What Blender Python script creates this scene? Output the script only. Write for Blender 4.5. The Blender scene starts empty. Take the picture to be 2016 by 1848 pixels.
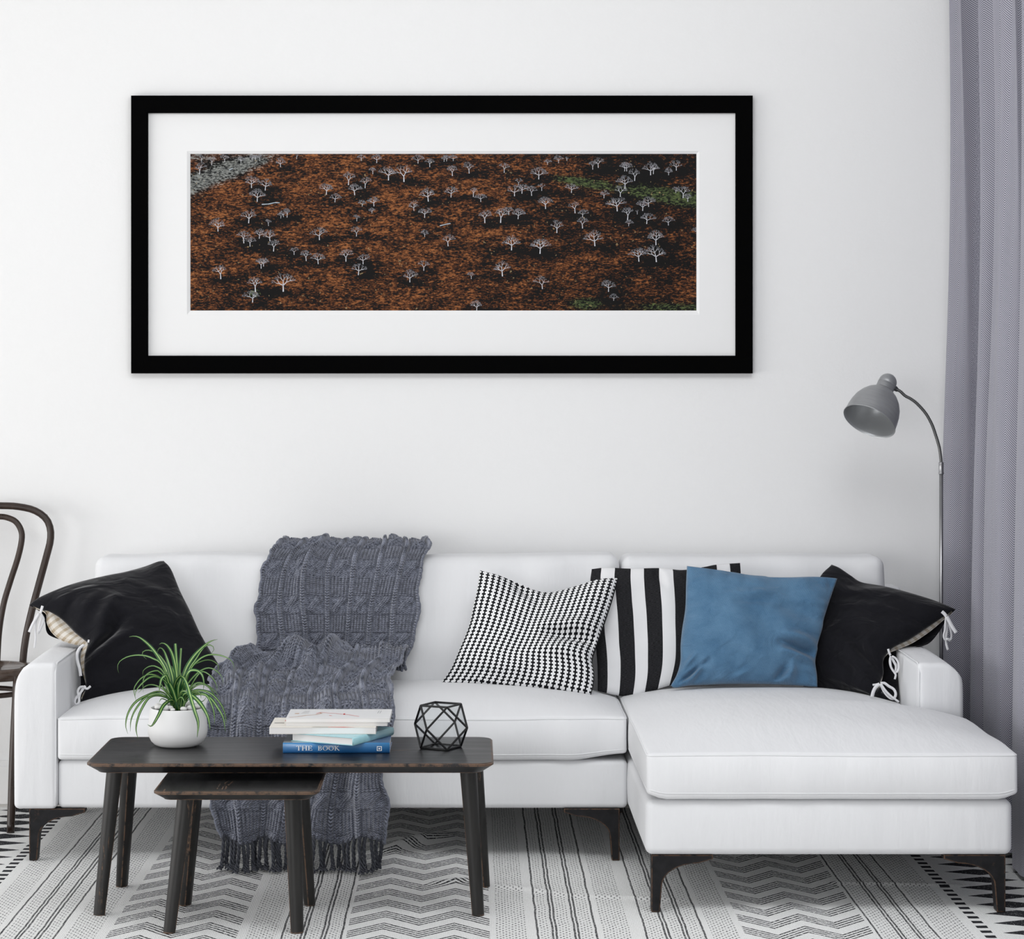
import bpy, bmesh, math, random
import numpy as np
from mathutils import Vector

random.seed(7)
RNG = np.random.RandomState(11)
PI = math.pi
SC = bpy.context.scene
COL = SC.collection

# ------------------------------------------------------------------ camera
F = 4800.0            # focal length in pixels of the 2016 px wide frame
VX, VY, EYE = 928.0, 745.0, 1.5
cam = bpy.data.cameras.new('camera')
cam.sensor_fit = 'HORIZONTAL'
cam.sensor_width = 36.0
cam.lens = 36.0 * F / 2016.0
cam.shift_x = (1008.0 - VX) / 2016.0
cam.shift_y = -(924.0 - VY) / 2016.0
cam.clip_start = 0.1
camo = bpy.data.objects.new('camera', cam)
COL.objects.link(camo)
camo.location = (0, 0, EYE)
camo.rotation_euler = (PI / 2, 0, 0)
SC.camera = camo

# ------------------------------------------------------------------ light
SC.view_settings.view_transform = 'Standard'
SC.view_settings.look = 'None'
SC.view_settings.gamma = 1.0
SC.view_settings.use_curve_mapping = False
SC.view_settings.exposure = 0.0
world = bpy.data.worlds.new('daylight')
SC.world = world
world.use_nodes = True
world.node_tree.nodes['Background'].inputs[0].default_value = (0.97, 0.985, 1.0, 1)
world.node_tree.nodes['Background'].inputs[1].default_value = 0.48


def area(name, loc, target, sx, sy, power, col=(1, 1, 1)):
    l = bpy.data.lights.new(name, 'AREA')
    l.shape = 'RECTANGLE'
    l.size, l.size_y = sx, sy
    l.energy = power
    l.color = col
    o = bpy.data.objects.new(name, l)
    COL.objects.link(o)
    o.location = loc
    d = Vector(target) - Vector(loc)
    o.rotation_euler = d.to_track_quat('-Z', 'Y').to_euler()
    return o


# daylight through the tall window of the left wall, plus two added fill lights that belong to no opening
area('window_daylight', (-5.45, 5.6, 1.05), (0.9, 7.8, 0.5), 4.2, 1.7, 122, (1.0, 0.99, 0.98))
area('low_front_fill', (-2.6, -1.5, 1.2), (0.6, 8.6, 1.0), 4.0, 2.2, 135, (0.985, 0.99, 1.0))  # added fill from behind the camera, lifts the lower wall; no door there
area('overhead_fill', (0.2, 5.1, 3.5), (1.0, 8.5, 0.7), 3.4, 1.2, 60, (0.97, 0.985, 1.0))  # added soft light from above, ahead of the ceiling edge; no glazing there

# ------------------------------------------------------------------ node maths
class N:
    def __init__(s, nt, sock):
        s.nt, s.k = nt, sock

    def _m(s, op, *a):
        n = s.nt.nodes.new('ShaderNodeMath')
        n.operation = op
        for i, x in enumerate((s,) + a):
            if isinstance(x, N):
                s.nt.links.new(x.k, n.inputs[i])
            else:
                n.inputs[i].default_value = float(x)
        return N(s.nt, n.outputs[0])

    def __add__(s, o): return s._m('ADD', o)
    __radd__ = __add__
    def __sub__(s, o): return s._m('SUBTRACT', o)
    def __rsub__(s, o): return (s * -1) + o
    def __mul__(s, o): return s._m('MULTIPLY', o)
    __rmul__ = __mul__
    def __truediv__(s, o): return s._m('DIVIDE', o)
    def fract(s): return s._m('FRACT')
    def floor(s): return s._m('FLOOR')
    def abs(s): return s._m('ABSOLUTE')
    def sin(s): return s._m('SINE')
    def lt(s, o): return s._m('LESS_THAN', o)
    def gt(s, o): return s._m('GREATER_THAN', o)
    def max(s, o): return s._m('MAXIMUM', o)
    def min(s, o): return s._m('MINIMUM', o)
    def pow(s, o): return s._m('POWER', o)
    def mod(s, o): return s._m('FLOORED_MODULO', o)
    def clamp(s):
        r = s._m('ADD', 0.0)
        r.k.node.use_clamp = True
        return r
    def ramp(s, a, b):            # 0 at a, 1 at b, clamped
        return ((s - a) * (1.0 / (b - a))).clamp()
    def within(s, a, b): return s.gt(a) * s.lt(b)


class M:
    """a material under construction"""
    def __init__(s, name, color=(.8, .8, .8), rough=.6, metal=0., spec=.5, sheen=0.):
        s.m = bpy.data.materials.new(name)
        s.m.use_nodes = True
        s.nt = s.m.node_tree
        s.b = s.nt.nodes['Principled BSDF']
        s.b.inputs['Base Color'].default_value = (*color, 1)
        s.b.inputs['Roughness'].default_value = rough
        s.b.inputs['Metallic'].default_value = metal
        s.b.inputs['Specular IOR Level'].default_value = spec
        s.b.inputs['Sheen Weight'].default_value = sheen
        s.m.diffuse_color = (*color, 1)

    def coord(s, kind='Object', scale=(1, 1, 1), rot=(0, 0, 0)):
        t = s.nt.nodes.new('ShaderNodeTexCoord')
        mp = s.nt.nodes.new('ShaderNodeMapping')
        mp.inputs['Scale'].default_value = scale
        mp.inputs['Rotation'].default_value = rot
        s.nt.links.new(t.outputs[kind], mp.inputs[0])
        return mp.outputs[0]

    def xyz(s, kind='Object', scale=(1, 1, 1), rot=(0, 0, 0)):
        n = s.nt.nodes.new('ShaderNodeSeparateXYZ')
        s.nt.links.new(s.coord(kind, scale, rot), n.inputs[0])
        return [N(s.nt, o) for o in n.outputs]

    def noise(s, scale=5, detail=3, rough=.5, kind='Object', stretch=(1, 1, 1), dist=0., rot=(0, 0, 0)):
        n = s.nt.nodes.new('ShaderNodeTexNoise')
        n.inputs['Scale'].default_value = scale
        n.inputs['Detail'].default_value = detail
        n.inputs['Roughness'].default_value = rough
        n.inputs['Distortion'].default_value = dist
        s.nt.links.new(s.coord(kind, stretch, rot), n.inputs['Vector'])
        return N(s.nt, n.outputs[0])

    def attr(s, name):
        n = s.nt.nodes.new('ShaderNodeAttribute')
        n.attribute_name = name
        q = s.nt.nodes.new('ShaderNodeSeparateColor')
        s.nt.links.new(n.outputs['Color'], q.inputs[0])
        return [N(s.nt, o) for o in q.outputs]

    def mix(s, fac, a, b):
        n = s.nt.nodes.new('ShaderNodeMix')
        n.data_type = 'RGBA'
        if isinstance(fac, N):
            s.nt.links.new(fac.k, n.inputs[0])
        else:
            n.inputs[0].default_value = fac
        for i, c in ((6, a), (7, b)):
            if isinstance(c, tuple):
                n.inputs[i].default_value = (*c, 1)
            else:
                s.nt.links.new(c, n.inputs[i])
        return n.outputs[2]

    def color(s, sock):
        s.nt.links.new(sock, s.b.inputs['Base Color'])
        return s

    def rough(s, v):
        s.nt.links.new(v.k, s.b.inputs['Roughness'])
        return s

    def bump(s, h, strength=.3, dist=.002):
        n = s.nt.nodes.new('ShaderNodeBump')
        n.inputs['Strength'].default_value = strength
        n.inputs['Distance'].default_value = dist
        s.nt.links.new(h.k, n.inputs['Height'])
        s.nt.links.new(n.outputs[0], s.b.inputs['Normal'])
        return s

    def edge(s, radius=.004):
        """1 on worn edges, 0 on flats"""
        bv = s.nt.nodes.new('ShaderNodeBevel')
        bv.samples = 6
        bv.inputs['Radius'].default_value = radius
        g = s.nt.nodes.new('ShaderNodeNewGeometry')
        d = s.nt.nodes.new('ShaderNodeVectorMath')
        d.operation = 'DOT_PRODUCT'
        s.nt.links.new(bv.outputs[0], d.inputs[0])
        s.nt.links.new(g.outputs['Normal'], d.inputs[1])
        return N(s.nt, d.outputs['Value']).ramp(.999, .96)


# ------------------------------------------------------------------ geometry helpers
def P(x, y, Y):
    """the point at distance Y in front of the camera that is seen at x, y"""
    return ((x - VX) * Y / F, Y, EYE - (y - VY) * Y / F)


def root_of(o):
    while o.parent is not None:
        o = o.parent
    return o


def build(name, V, Fc, mats, parent=None, smooth=True, uv=None, origin=None, fmat=None, kind=None, label=None, attrs=None):
    V = np.asarray(V, dtype=np.float64).reshape(-1, 3)
    if parent is not None:
        org = np.array(root_of(parent).location)
    elif origin is not None:
        org = np.array(origin, dtype=float)
    else:
        lo, hi = V.min(0), V.max(0)
        org = np.array([(lo[0] + hi[0]) / 2, (lo[1] + hi[1]) / 2, lo[2]])
    me = bpy.data.meshes.new(name)
    L = V - org
    if isinstance(Fc, np.ndarray):
        n, k = Fc.shape
        me.vertices.add(len(L))
        me.vertices.foreach_set('co', L.astype(np.float32).ravel())
        me.loops.add(n * k)
        me.loops.foreach_set('vertex_index', Fc.astype(np.int32).ravel())
        me.polygons.add(n)
        me.polygons.foreach_set('loop_start', np.arange(0, n * k, k, dtype=np.int32))
        me.update(calc_edges=True)
    else:
        me.from_pydata(L.tolist(), [], [list(map(int, f)) for f in Fc])
    if not isinstance(mats, (list, tuple)):
        mats = [mats]
    for m in mats:
        me.materials.append(m)
    if fmat is not None:
        me.polygons.foreach_set('material_index', np.asarray(fmat, dtype=np.int32))
    if smooth:
        me.polygons.foreach_set('use_smooth', np.ones(len(me.polygons), dtype=bool))
    if uv is not None:
        lay = me.uv_layers.new(name='UVMap')
        li = np.empty(len(me.loops), dtype=np.int32)
        me.loops.foreach_get('vertex_index', li)
        lay.data.foreach_set('uv', np.asarray(uv, dtype=np.float32)[li].ravel())
    if attrs is not None:
        a = me.color_attributes.new('mask', 'FLOAT_COLOR', 'POINT')
        a.data.foreach_set('color', np.asarray(attrs, dtype=np.float32).ravel())
    me.update()
    o = bpy.data.objects.new(name, me)
    COL.objects.link(o)
    if parent is not None:
        o.parent = parent
    else:
        o.location = org
    if kind:
        o['kind'] = kind
    if label:
        o['label'] = label
    return o


def thing(name, label, cat, loc, group=None):
    o = bpy.data.objects.new(name, None)
    o.empty_display_size = .1
    COL.objects.link(o)
    o.location = loc
    o['label'] = label
    o['category'] = cat
    if group:
        o['group'] = group
    return o


def tag(o, label, cat, group=None):
    o['label'] = label
    o['category'] = cat
    if group:
        o['group'] = group
    return o


def structure(o):
    o['kind'] = 'structure'
    return o


def auto_smooth(o, ang=35):
    """sharp edges above an angle, smooth elsewhere"""
    me = o.data
    bm = bmesh.new()
    bm.from_mesh(me)
    for e in bm.edges:
        if len(e.link_faces) == 2:
            e.smooth = e.calc_face_angle(0) < math.radians(ang)
    bm.to_mesh(me)
    bm.free()
    return o


class MB:
    def __init__(s):
        s.V, s.F, s.m = [], [], []

    def add(s, V, Fc, mat=0):
        o = len(s.V)
        s.V += [tuple(v) for v in V]
        for f in Fc:
            s.F.append(tuple(int(i) + o for i in f))
            s.m.append(mat)
        return s

    def box(s, x0, x1, y0, y1, z0, z1, mat=0):
        V = [(x, y, z) for z in (z0, z1) for y in (y0, y1) for x in (x0, x1)]
        return s.add(V, [(0, 2, 3, 1), (4, 5, 7, 6), (0, 1, 5, 4), (2, 6, 7, 3), (0, 4, 6, 2), (1, 3, 7, 5)], mat)

    def build(s, name, mats, parent=None, smooth=False, **k):
        return build(name, s.V, s.F, mats, parent, smooth, fmat=s.m, **k)


def rbox(x0, x1, y0, y1, z0, z1, r=.004, seg=2):
    bm = bmesh.new()
    bmesh.ops.create_cube(bm, size=1)
    for v in bm.verts:
        v.co = Vector(((x0 + x1) / 2 + v.co.x * (x1 - x0), (y0 + y1) / 2 + v.co.y * (y1 - y0), (z0 + z1) / 2 + v.co.z * (z1 - z0)))
    bmesh.ops.bevel(bm, geom=bm.edges[:], offset=r, segments=seg, profile=.5, affect='EDGES')
    bm.verts.index_update()
    V = [tuple(v.co) for v in bm.verts]
    Fc = [tuple(v.index for v in f.verts) for f in bm.faces]
    bm.free()
    return V, Fc


def grid_faces(nu, nv, closed_u=False):
    """verts laid out [v][u]"""
    a = np.arange(nv - 1)[:, None] * nu
    if closed_u:
        b = np.arange(nu)[None, :]
        c = (b + 1) % nu
    else:
        b = np.arange(nu - 1)[None, :]
        c = b + 1
    q = np.stack([a + b, a + c, a + nu + c, a + nu + b], -1)
    return q.reshape(-1, 4)


def catmull(pts, n):
    """n points evenly spaced along a smooth curve through pts (any dimension)"""
    p = np.asarray(pts, float)
    if len(p) == 2:
        t = np.linspace(0, 1, n)[:, None]
        return p[0] * (1 - t) + p[1] * t
    e = np.vstack([2 * p[0] - p[1], p, 2 * p[-1] - p[-2]])
    out = []
    for i in range(1, len(e) - 2):
        t = np.linspace(0, 1, 12, endpoint=False)[:, None]
        p0, p1, p2, p3 = e[i - 1], e[i], e[i + 1], e[i + 2]
        out.append(.5 * ((2 * p1) + (p2 - p0) * t + (2 * p0 - 5 * p1 + 4 * p2 - p3) * t ** 2 + (3 * p1 - p0 - 3 * p2 + p3) * t ** 3))
    out.append(p[-1:])
    q = np.vstack(out)
    d = np.r_[0, np.cumsum(np.linalg.norm(np.diff(q, axis=0), axis=1))]
    t = np.linspace(0, d[-1], n)
    return np.stack([np.interp(t, d, q[:, k]) for k in range(q.shape[1])], 1)


def tube(pts, r, n=8, cap=True, flat=None):
    """tube with n sides along pts; r a number or one per point; flat = (a, b) scales the section"""
    p = np.asarray(pts, float)
    m = len(p)
    rr = np.full(m, r) if np.isscalar(r) else np.asarray(r, float)
    t = np.gradient(p, axis=0)
    t /= np.maximum(np.linalg.norm(t, axis=1), 1e-9)[:, None]
    up = np.array([0, 0, 1.]) if abs(t[0][2]) < .9 else np.array([0, 1., 0])
    a = np.cross(t[0], up)
    a /= np.linalg.norm(a)
    V = []
    fa, fb = flat if flat else (1, 1)
    for i in range(m):
        a = a - t[i] * np.dot(a, t[i])
        a /= np.linalg.norm(a)
        b = np.cross(t[i], a)
        for k in range(n):
            w = 2 * PI * (k + .5) / n
            V.append(p[i] + rr[i] * (a * math.cos(w) * fa + b * math.sin(w) * fb))
    Fc = [tuple(f) for f in grid_faces(n, m, True)]
    if cap:
        Fc.append(tuple(range(n))[::-1])
        Fc.append(tuple(range((m - 1) * n, m * n)))
    return V, Fc


def lathe(prof, n=48, cx=0, cy=0, cz=0):
    """prof: (r, z) from bottom to top"""
    V = []
    for r, z in prof:
        for k in range(n):
            a = 2 * PI * k / n
            V.append((cx + r * math.cos(a), cy + r * math.sin(a), cz + z))
    return V, [tuple(f) for f in grid_faces(n, len(prof), True)]


def strip(pts, w, wdir, thick=.0012, wprof=None):
    """a flat tape along pts, w wide along wdir, with a real thickness"""
    p = np.asarray(pts, float)
    m = len(p)
    t = np.gradient(p, axis=0)
    t /= np.maximum(np.linalg.norm(t, axis=1), 1e-9)[:, None]
    V = []
    for i in range(m):
        s = np.array(wdir, float)
        s = s - t[i] * np.dot(s, t[i])
        s /= np.linalg.norm(s)
        nn = np.cross(t[i], s)
        h = w / 2 * (wprof[i] if wprof is not None else 1)
        for a, b in ((-1, -1), (1, -1), (1, 1), (-1, 1)):
            V.append(p[i] + s * a * h + nn * b * thick / 2)
    Fc = [tuple(f) for f in grid_faces(4, m, True)]
    Fc += [(3, 2, 1, 0), tuple(range((m - 1) * 4, m * 4))]
    return V, Fc


def smoothstep(a, b, x):
    t = np.clip((x - a) / (b - a), 0, 1)
    return t * t * (3 - 2 * t)


def waves(x, y, seed, freq, n=7):
    """smooth irregular field of about unit size"""
    r = np.random.RandomState(seed)
    s = 0
    for _ in range(n):
        a = r.rand() * 2 * PI
        f = freq * (.5 + r.rand())
        s = s + np.sin((x * math.cos(a) + y * math.sin(a)) * f + r.rand() * 7)
    return s / math.sqrt(n)


def ridge(u, v, u0, v0, u1, v1, w, a):
    """a fold line from (u0,v0) to (u1,v1)"""
    dx, dy = u1 - u0, v1 - v0
    L = dx * dx + dy * dy
    t = ((u - u0) * dx + (v - v0) * dy) / L
    tc = np.clip(t, 0, 1)
    d2 = (u - u0 - tc * dx) ** 2 + (v - v0 - tc * dy) ** 2
    return a * np.exp(-d2 / (w * w)) * (.35 + .65 * np.sin(PI * np.clip(t, .02, .98)))


def softbox(x0, x1, y0, y1, z0, z1, r, res=.03, puff=(0, 0, 0), crown=0, ca=4, cb=3, rs=4):
    """rounded, slightly stuffed upholstery block; returns verts, quads, and normalised coords"""
    def axis(a, b):
        n = max(2, int(round((b - a - 2 * r) / res)))
        return np.r_[a + r * (np.arange(rs) / rs), np.linspace(a + r, b - r, n + 1), b - r + r * (np.arange(1, rs + 1) / rs)]
    X, Y, Z = axis(x0, x1), axis(y0, y1), axis(z0, z1)
    nx, ny, nz = len(X), len(Y), len(Z)
    quads = []

    def face(ax, k, flip):
        if ax == 0:
            i, j = np.meshgrid(np.arange(ny - 1), np.arange(nz - 1), indexing='ij')
            q = [(k, i, j), (k, i + 1, j), (k, i + 1, j + 1), (k, i, j + 1)]
        elif ax == 1:
            i, j = np.meshgrid(np.arange(nx - 1), np.arange(nz - 1), indexing='ij')
            q = [(i, k, j), (i + 1, k, j), (i + 1, k, j + 1), (i, k, j + 1)]
        else:
            i, j = np.meshgrid(np.arange(nx - 1), np.arange(ny - 1), indexing='ij')
            q = [(i, j, k), (i + 1, j, k), (i + 1, j + 1, k), (i, j + 1, k)]
        ids = np.stack([(np.zeros_like(i) + a) * ny * nz + (np.zeros_like(i) + b) * nz + (np.zeros_like(i) + c) for a, b, c in q], -1).reshape(-1, 4)
        quads.append(ids[:, ::-1] if flip else ids)
    face(0, 0, True); face(0, nx - 1, False)
    face(1, 0, False); face(1, ny - 1, True)
    face(2, 0, True); face(2, nz - 1, False)
    Q = np.vstack(quads)
    uq, inv = np.unique(Q.ravel(), return_inverse=True)
    Q = inv.reshape(-1, 4)
    p = np.stack([X[uq // (ny * nz)], Y[(uq // nz) % ny], Z[uq % nz]], 1)
    lo = np.array([x0, y0, z0]) + r
    hi = np.array([x1, y1, z1]) - r
    q = np.clip(p, lo, hi)
    d = p - q
    dn = np.linalg.norm(d, axis=1, keepdims=True)
    p = q + np.where(dn > 1e-9, d / np.maximum(dn, 1e-9) * r, 0)
    mid = (np.array([x0, y0, z0]) + [x1, y1, z1]) / 2
    half = (np.array([x1, y1, z1]) - [x0, y0, z0]) / 2
    n = (p - mid) / half
    p = p + deform(n, puff, crown, ca, cb)
    return p, Q, n


def deform(n, puff, crown, ca, cb):
    u, v, w = n[:, 0], n[:, 1], n[:, 2]
    bx = puff[0] * u * np.clip(1 - v ** 4, 0, 1) * np.clip(1 - w ** 2, 0, 1)
    by = puff[1] * v * np.clip(1 - u ** 6, 0, 1) * np.clip(1 - w ** 2, 0, 1)
    bz = puff[2] * w * np.clip(1 - u ** 4, 0, 1) * np.clip(1 - v ** 2, 0, 1)
    bz = bz + crown * np.clip(w, 0, 1) * np.clip(1 - np.abs(u) ** ca, 0, 1) * np.clip(1 - np.abs(v) ** cb, 0, 1)
    return np.stack([bx, by, bz], 1)

# ------------------------------------------------------------------ materials
def m_wall():
    a = M('white_plaster', (.85, .85, .85), .9, spec=.15)
    return a.bump(a.noise(140, 3, .6), .25, .002).m


def m_cotton():
    a = M('white_cotton_upholstery', (.77, .775, .79), .95, spec=.15, sheen=.1)
    soft = a.noise(9, 3, .55, stretch=(2.2, .5, .5), dist=.2)
    crease = a.noise(15, 2, .5, stretch=(1.8, .6, .35), dist=.3)
    weave = a.noise(420, 1, .5)
    return a.bump(soft * .8 + crease * .09 + weave * .03, .21, .02).m


def worn_wood(name, dark, brown, rough=.33, grain=(1, 1, 1), amount=1.0, radius=.005, spec=.35):
    a = M(name, dark, rough, spec=spec)
    g = a.noise(30, 5, .65, stretch=grain)
    e = a.edge(radius)
    n1 = a.noise(45, 4, .7)
    n2 = a.noise(16, 5, .75, stretch=grain)
    n3 = a.noise(110, 3, .7, stretch=tuple(.35 + .65 * g_ for g_ in grain))
    worn = (e * n1.ramp(.38, .52)).max(n2.ramp(.64 - .03 * amount, .74 - .03 * amount) * n3.ramp(.47, .60) * .75 * amount).clamp()
    base = a.mix(g.ramp(.35, .7), dark, tuple(min(1, c * 1.9 + .004) for c in dark))
    a.color(a.mix(worn, base, brown))
    a.rough((g * .25 + (rough - .12)) + worn * .3)
    return a.bump(g * .4 - worn * .5, .3, .0015).m


W_WALL = m_wall()
W_TRIM = M('white_painted_skirting', (.82, .82, .82), .45).m
W_CEIL = M('white_ceiling_paint', (.84, .84, .84), .9).m
COTTON = m_cotton()
PIPING = M('white_cotton_piping', (.76, .765, .78), .95, spec=.15).m
BLACKWOOD = worn_wood('black_rubbed_wood', (.007, .007, .008), (.23, .135, .085), .34, grain=(.12, 1.2, 1.2), radius=.006)
BLACKWOOD_CROSS = worn_wood('black_rubbed_wood_crosswise', (.007, .007, .007), (.22, .13, .08), .40, grain=(1.4, .14, 1.2), amount=1.6, radius=.006)
LEGWOOD = worn_wood('black_rubbed_leg_wood', (.009, .0085, .008), (.20, .115, .07), .42, grain=(1.6, 1.6, .12), amount=1.7, radius=.005)
SOFALEG = worn_wood('black_leg_metal', (.006, .006, .007), (.16, .09, .055), .5, amount=.5, radius=.003, spec=.2)
CHAIRWOOD = worn_wood('dark_brown_bentwood', (.020, .012, .009), (.30, .20, .14), .30, grain=(1, 1, .15), amount=1.4, radius=.004)


# ------------------------------------------------------------------ the room
WALLY = 8.60
RX0, RX1 = -5.0, 1.86


def slab(name, x0, x1, y0, y1, z0, z1, mat, **k):
    b = MB()
    b.box(x0, x1, y0, y1, z0, z1)
    return structure(b.build(name, mat, **k))


fl = M('pale_floor', (.62, .60, .57), .5)
fl.color(fl.mix(fl.noise(6, 4, .6, stretch=(1, .1, 1)), (.60, .58, .55), (.70, .68, .65)))
slab('floor', RX0 - .2, RX1 + .2, 3.0, WALLY + .15, -.12, 0, fl.m)
slab('wall_back', RX0 - .2, RX1 + .2, WALLY, WALLY + .15, 0, 3.6, W_WALL)
slab('wall_right', RX1, RX1 + .15, 3.0, WALLY, 0, 3.6, W_WALL)
# left wall with a window opening
b = MB()
b.box(RX0 - .15, RX0, 3.0, 3.6, 0, 3.6)
b.box(RX0 - .15, RX0, 8.2, WALLY, 0, 3.6)
b.box(RX0 - .15, RX0, 3.6, 8.2, 0, .15)
b.box(RX0 - .15, RX0, 3.6, 8.2, 2.30, 3.6)
structure(b.build('wall_left', W_WALL))
b = MB()
for (y0, y1, z0, z1) in ((3.6, 3.67, .15, 2.30), (8.13, 8.2, .15, 2.30), (3.6, 8.2, .15, .22), (3.6, 8.2, 2.23, 2.30), (5.1, 5.16, .22, 2.23), (6.64, 6.70, .22, 2.23)):
    b.box(RX0 - .1, RX0 - .04, y0, y1, z0, z1)
structure(b.build('window_1', W_TRIM))
slab('ceiling', RX0 - .2, RX1 + .2, 5.6, WALLY + .15, 3.6, 3.72, W_CEIL)
b = MB()
b.add(*rbox(RX0, RX1, WALLY - .018, WALLY + .002, 0, .135, .003, 1))
b.add(*rbox(RX0, RX1, WALLY - .012, WALLY + .002, .133, .155, .004, 2))
structure(b.build('baseboard_back', W_TRIM))
b = MB()
b.add(*rbox(RX1 - .018, RX1 + .002, 3.0, WALLY - .018, 0, .155, .003, 1))
structure(b.build('baseboard_right', W_TRIM))


# ------------------------------------------------------------------ rug
def rug_material():
    a = M('woven_monochrome_rug', (.7, .7, .7), .95, spec=.1)
    x, y, z = a.xyz('Object')
    wob = a.noise(7, 2, .5) - .5
    wob2 = a.noise(60, 1, .5) - .5
    x = x + wob * .007 + wob2 * .003
    y = y + wob * .008 + wob2 * .004

    def band(x0, x1): return x.within(x0, x1)

    def lines(cs, w=.0028):
        s = None
        for c in cs:
            t = (x - c).abs().lt(w)
            s = t if s is None else s.max(t)
        return s * (a.noise(170, 1, .5).ramp(.25, .55) * .45 + .5)
    dash = (y * 95).fract()
    dots = ((x * 118).fract().lt(.52)) * ((y * 36 + (x * 118).floor() * .5).fract().lt(.42))
    sp = a.noise(240, 1, .5)
    dots = dots * sp.ramp(.36, .48) * .78
    ink = None

    def put(m):
        nonlocal ink
        ink = m if ink is None else ink.max(m)
    for g in ((-1.265, -1.215, -1.205, -1.163, -1.152, -1.113), (-.507, -.455, -.445, -.400, -.390, -.348),
              (.178, .219, .229, .279, .289, .336), (.470, .521, .531, .571, .581, .626), (1.092, 1.147, 1.157, 1.196, 1.206, 1.248)):
        put(lines(g))
    for (p, q) in ((-1.36, -1.285), (-1.258, -1.222), (-1.198, -1.170), (-1.146, -1.12), (-1.085, -1.005), (-.60, -.524), (-.500, -.460), (-.438, -.405), (-.383, -.354),
                   (.068, .148), (.185, .213), (.236, .272), (.295, .330), (.355, .427), (.477, .514), (.538, .565), (.588, .620), (.646, .718),
                   (1.099, 1.140), (1.163, 1.190), (1.212, 1.242), (1.258, 1.345)):
        put(band(p, q) * dots)
    for (p, q) in ((-.975, -.627), (-.335, .050), (.735, 1.080)):
        u = (x - p) * (2.0 / (q - p))
        tri = (u.fract() - .5).abs() * (2 if p < .5 else -2)      # 1 at the ends, 0 mid
        yy = y + tri * .105
        ph = (yy * (1 / .150)).fract()
        row = ph.lt(.62)
        thin = (ph * (4 / .62)).fract().lt(.46)
        brk = a.noise(300, 1, .5, stretch=(.5, 1, 1)).ramp(.36, .42)
        put(band(p, q) * row * thin * brk)
    for sx in (-1, 1):
        c0 = x * sx
        put(c0.within(1.372 + (.018 if sx < 0 else 0), 1.402 + (.018 if sx < 0 else 0)) * (y * (1 / .058)).fract().lt(.5))
        d = ((c0 - 1.425) * (1 / .205))
        half = (d.fract() - .5).abs() * 2
        rowp = ((y * (1 / .116)).fract() - .5).abs() * 2
        put(c0.gt(1.43) * (half + rowp * 1.25).lt(.98) * (sp.ramp(.22, .34)))
    white = a.mix(a.noise(200, 2, .6).ramp(.3, .7), (.74, .74, .73), (.87, .87, .865))
    a.color(a.mix(ink, white, (.028, .029, .033)))
    wv = (x * 1300).sin() * .2 + a.noise(260, 1, .5) * .8
    return a.bump(wv - ink * .9, .5, .003).m


nx, ny = 345, 260
gx, gy = np.meshgrid(np.linspace(-1.70, 1.70, nx), np.linspace(5.85, 8.47, ny))
gz = np.full_like(gx, .009)
gz += ridge(gx, gy, -.27, 7.70, -.10, 7.98, .035, .022) + ridge(gx, gy, .02, 7.20, .30, 7.02, .02, .008)
gz += ridge(gx, gy, .30, 7.02, .62, 6.96, .018, .007) + ridge(gx, gy, -.12, 7.20, .02, 7.26, .02, .008) + ridge(gx, gy, 1.05, 7.22, 1.45, 7.16, .016, .005)
gz += .0012 * (1 + waves(gx, gy, 3, 9))
V = np.stack([gx, gy, gz], -1).reshape(-1, 3)
Fr = grid_faces(nx, ny)
ring = np.r_[np.arange(nx), np.arange(1, ny) * nx + nx - 1, (ny - 1) * nx + np.arange(nx - 2, -1, -1), np.arange(ny - 2, 0, -1) * nx]
low = V[ring].copy()
low[:, 2] = 0
k0 = len(V)
V = np.vstack([V, low])
m_ = len(ring)
i_ = np.arange(m_)
Fr = np.vstack([Fr, np.stack([ring[i_], k0 + i_, k0 + (i_ + 1) % m_, ring[(i_ + 1) % m_]], 1)])
rug = build('rug', V, Fr, rug_material(), origin=(0, 0, 0))
tag(rug, 'large white flat-woven rug with black chevrons, stripes and diamonds on the floor', 'rug')

# ------------------------------------------------------------------ sofa
sofa = thing('sofa', 'white fabric corner sofa with chaise on black legs against the wall', 'sofa', (.05, 8.0, 0))
SX0, SXA, SXM, SXB, SX1 = -1.412, -1.279, .483, 1.378, 1.519
SEATZ, BASEZ, LEGZ = .455, .322, .172


def soft_part(name, box, r, res=.03, puff=(0, 0, 0), crown=0, ca=4, cb=3, post=None, mat=COTTON, label=None):
    p, q, n = softbox(*box, r, res, puff, crown, ca, cb)
    if post is not None:
        p = post(p, n)
    return build(name, p, q, mat, sofa, label=label)


def on_cushion(x, y, z, box, puff, crown, ca, cb, post=None, out=0.0):
    """the deformed place of points that lie on the block's surface"""
    x0, x1, y0, y1, z0, z1 = box
    mid = np.array([(x0 + x1) / 2, (y0 + y1) / 2, (z0 + z1) / 2])
    half = np.array([(x1 - x0) / 2, (y1 - y0) / 2, (z1 - z0) / 2])
    p = np.stack([x, y, z], 1)
    n = (p - mid) / half
    p = p + deform(n, puff, crown, ca, cb)
    if post is not None:
        p = post(p, n)
    return p


def loop_path(x0, x1, y0, y1, z, r, step=.02):
    pts = []
    for cx, cy, a0 in ((x1 - r, y1 - r, 0), (x0 + r, y1 - r, 90), (x0 + r, y0 + r, 180), (x1 - r, y0 + r, 270)):
        for k in range(5):
            a = math.radians(a0 + 22.5 * k)
            pts.append((cx + r * math.cos(a), cy + r * math.sin(a), z))
    pts.append(pts[0])
    out = []
    for a, b in zip(pts[:-1], pts[1:]):
        n = max(1, int(math.dist(a, b) / step))
        for k in range(n):
            out.append([a[i] + (b[i] - a[i]) * k / n for i in range(3)])
    out.append(list(out[0]))
    return np.array(out)


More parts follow.
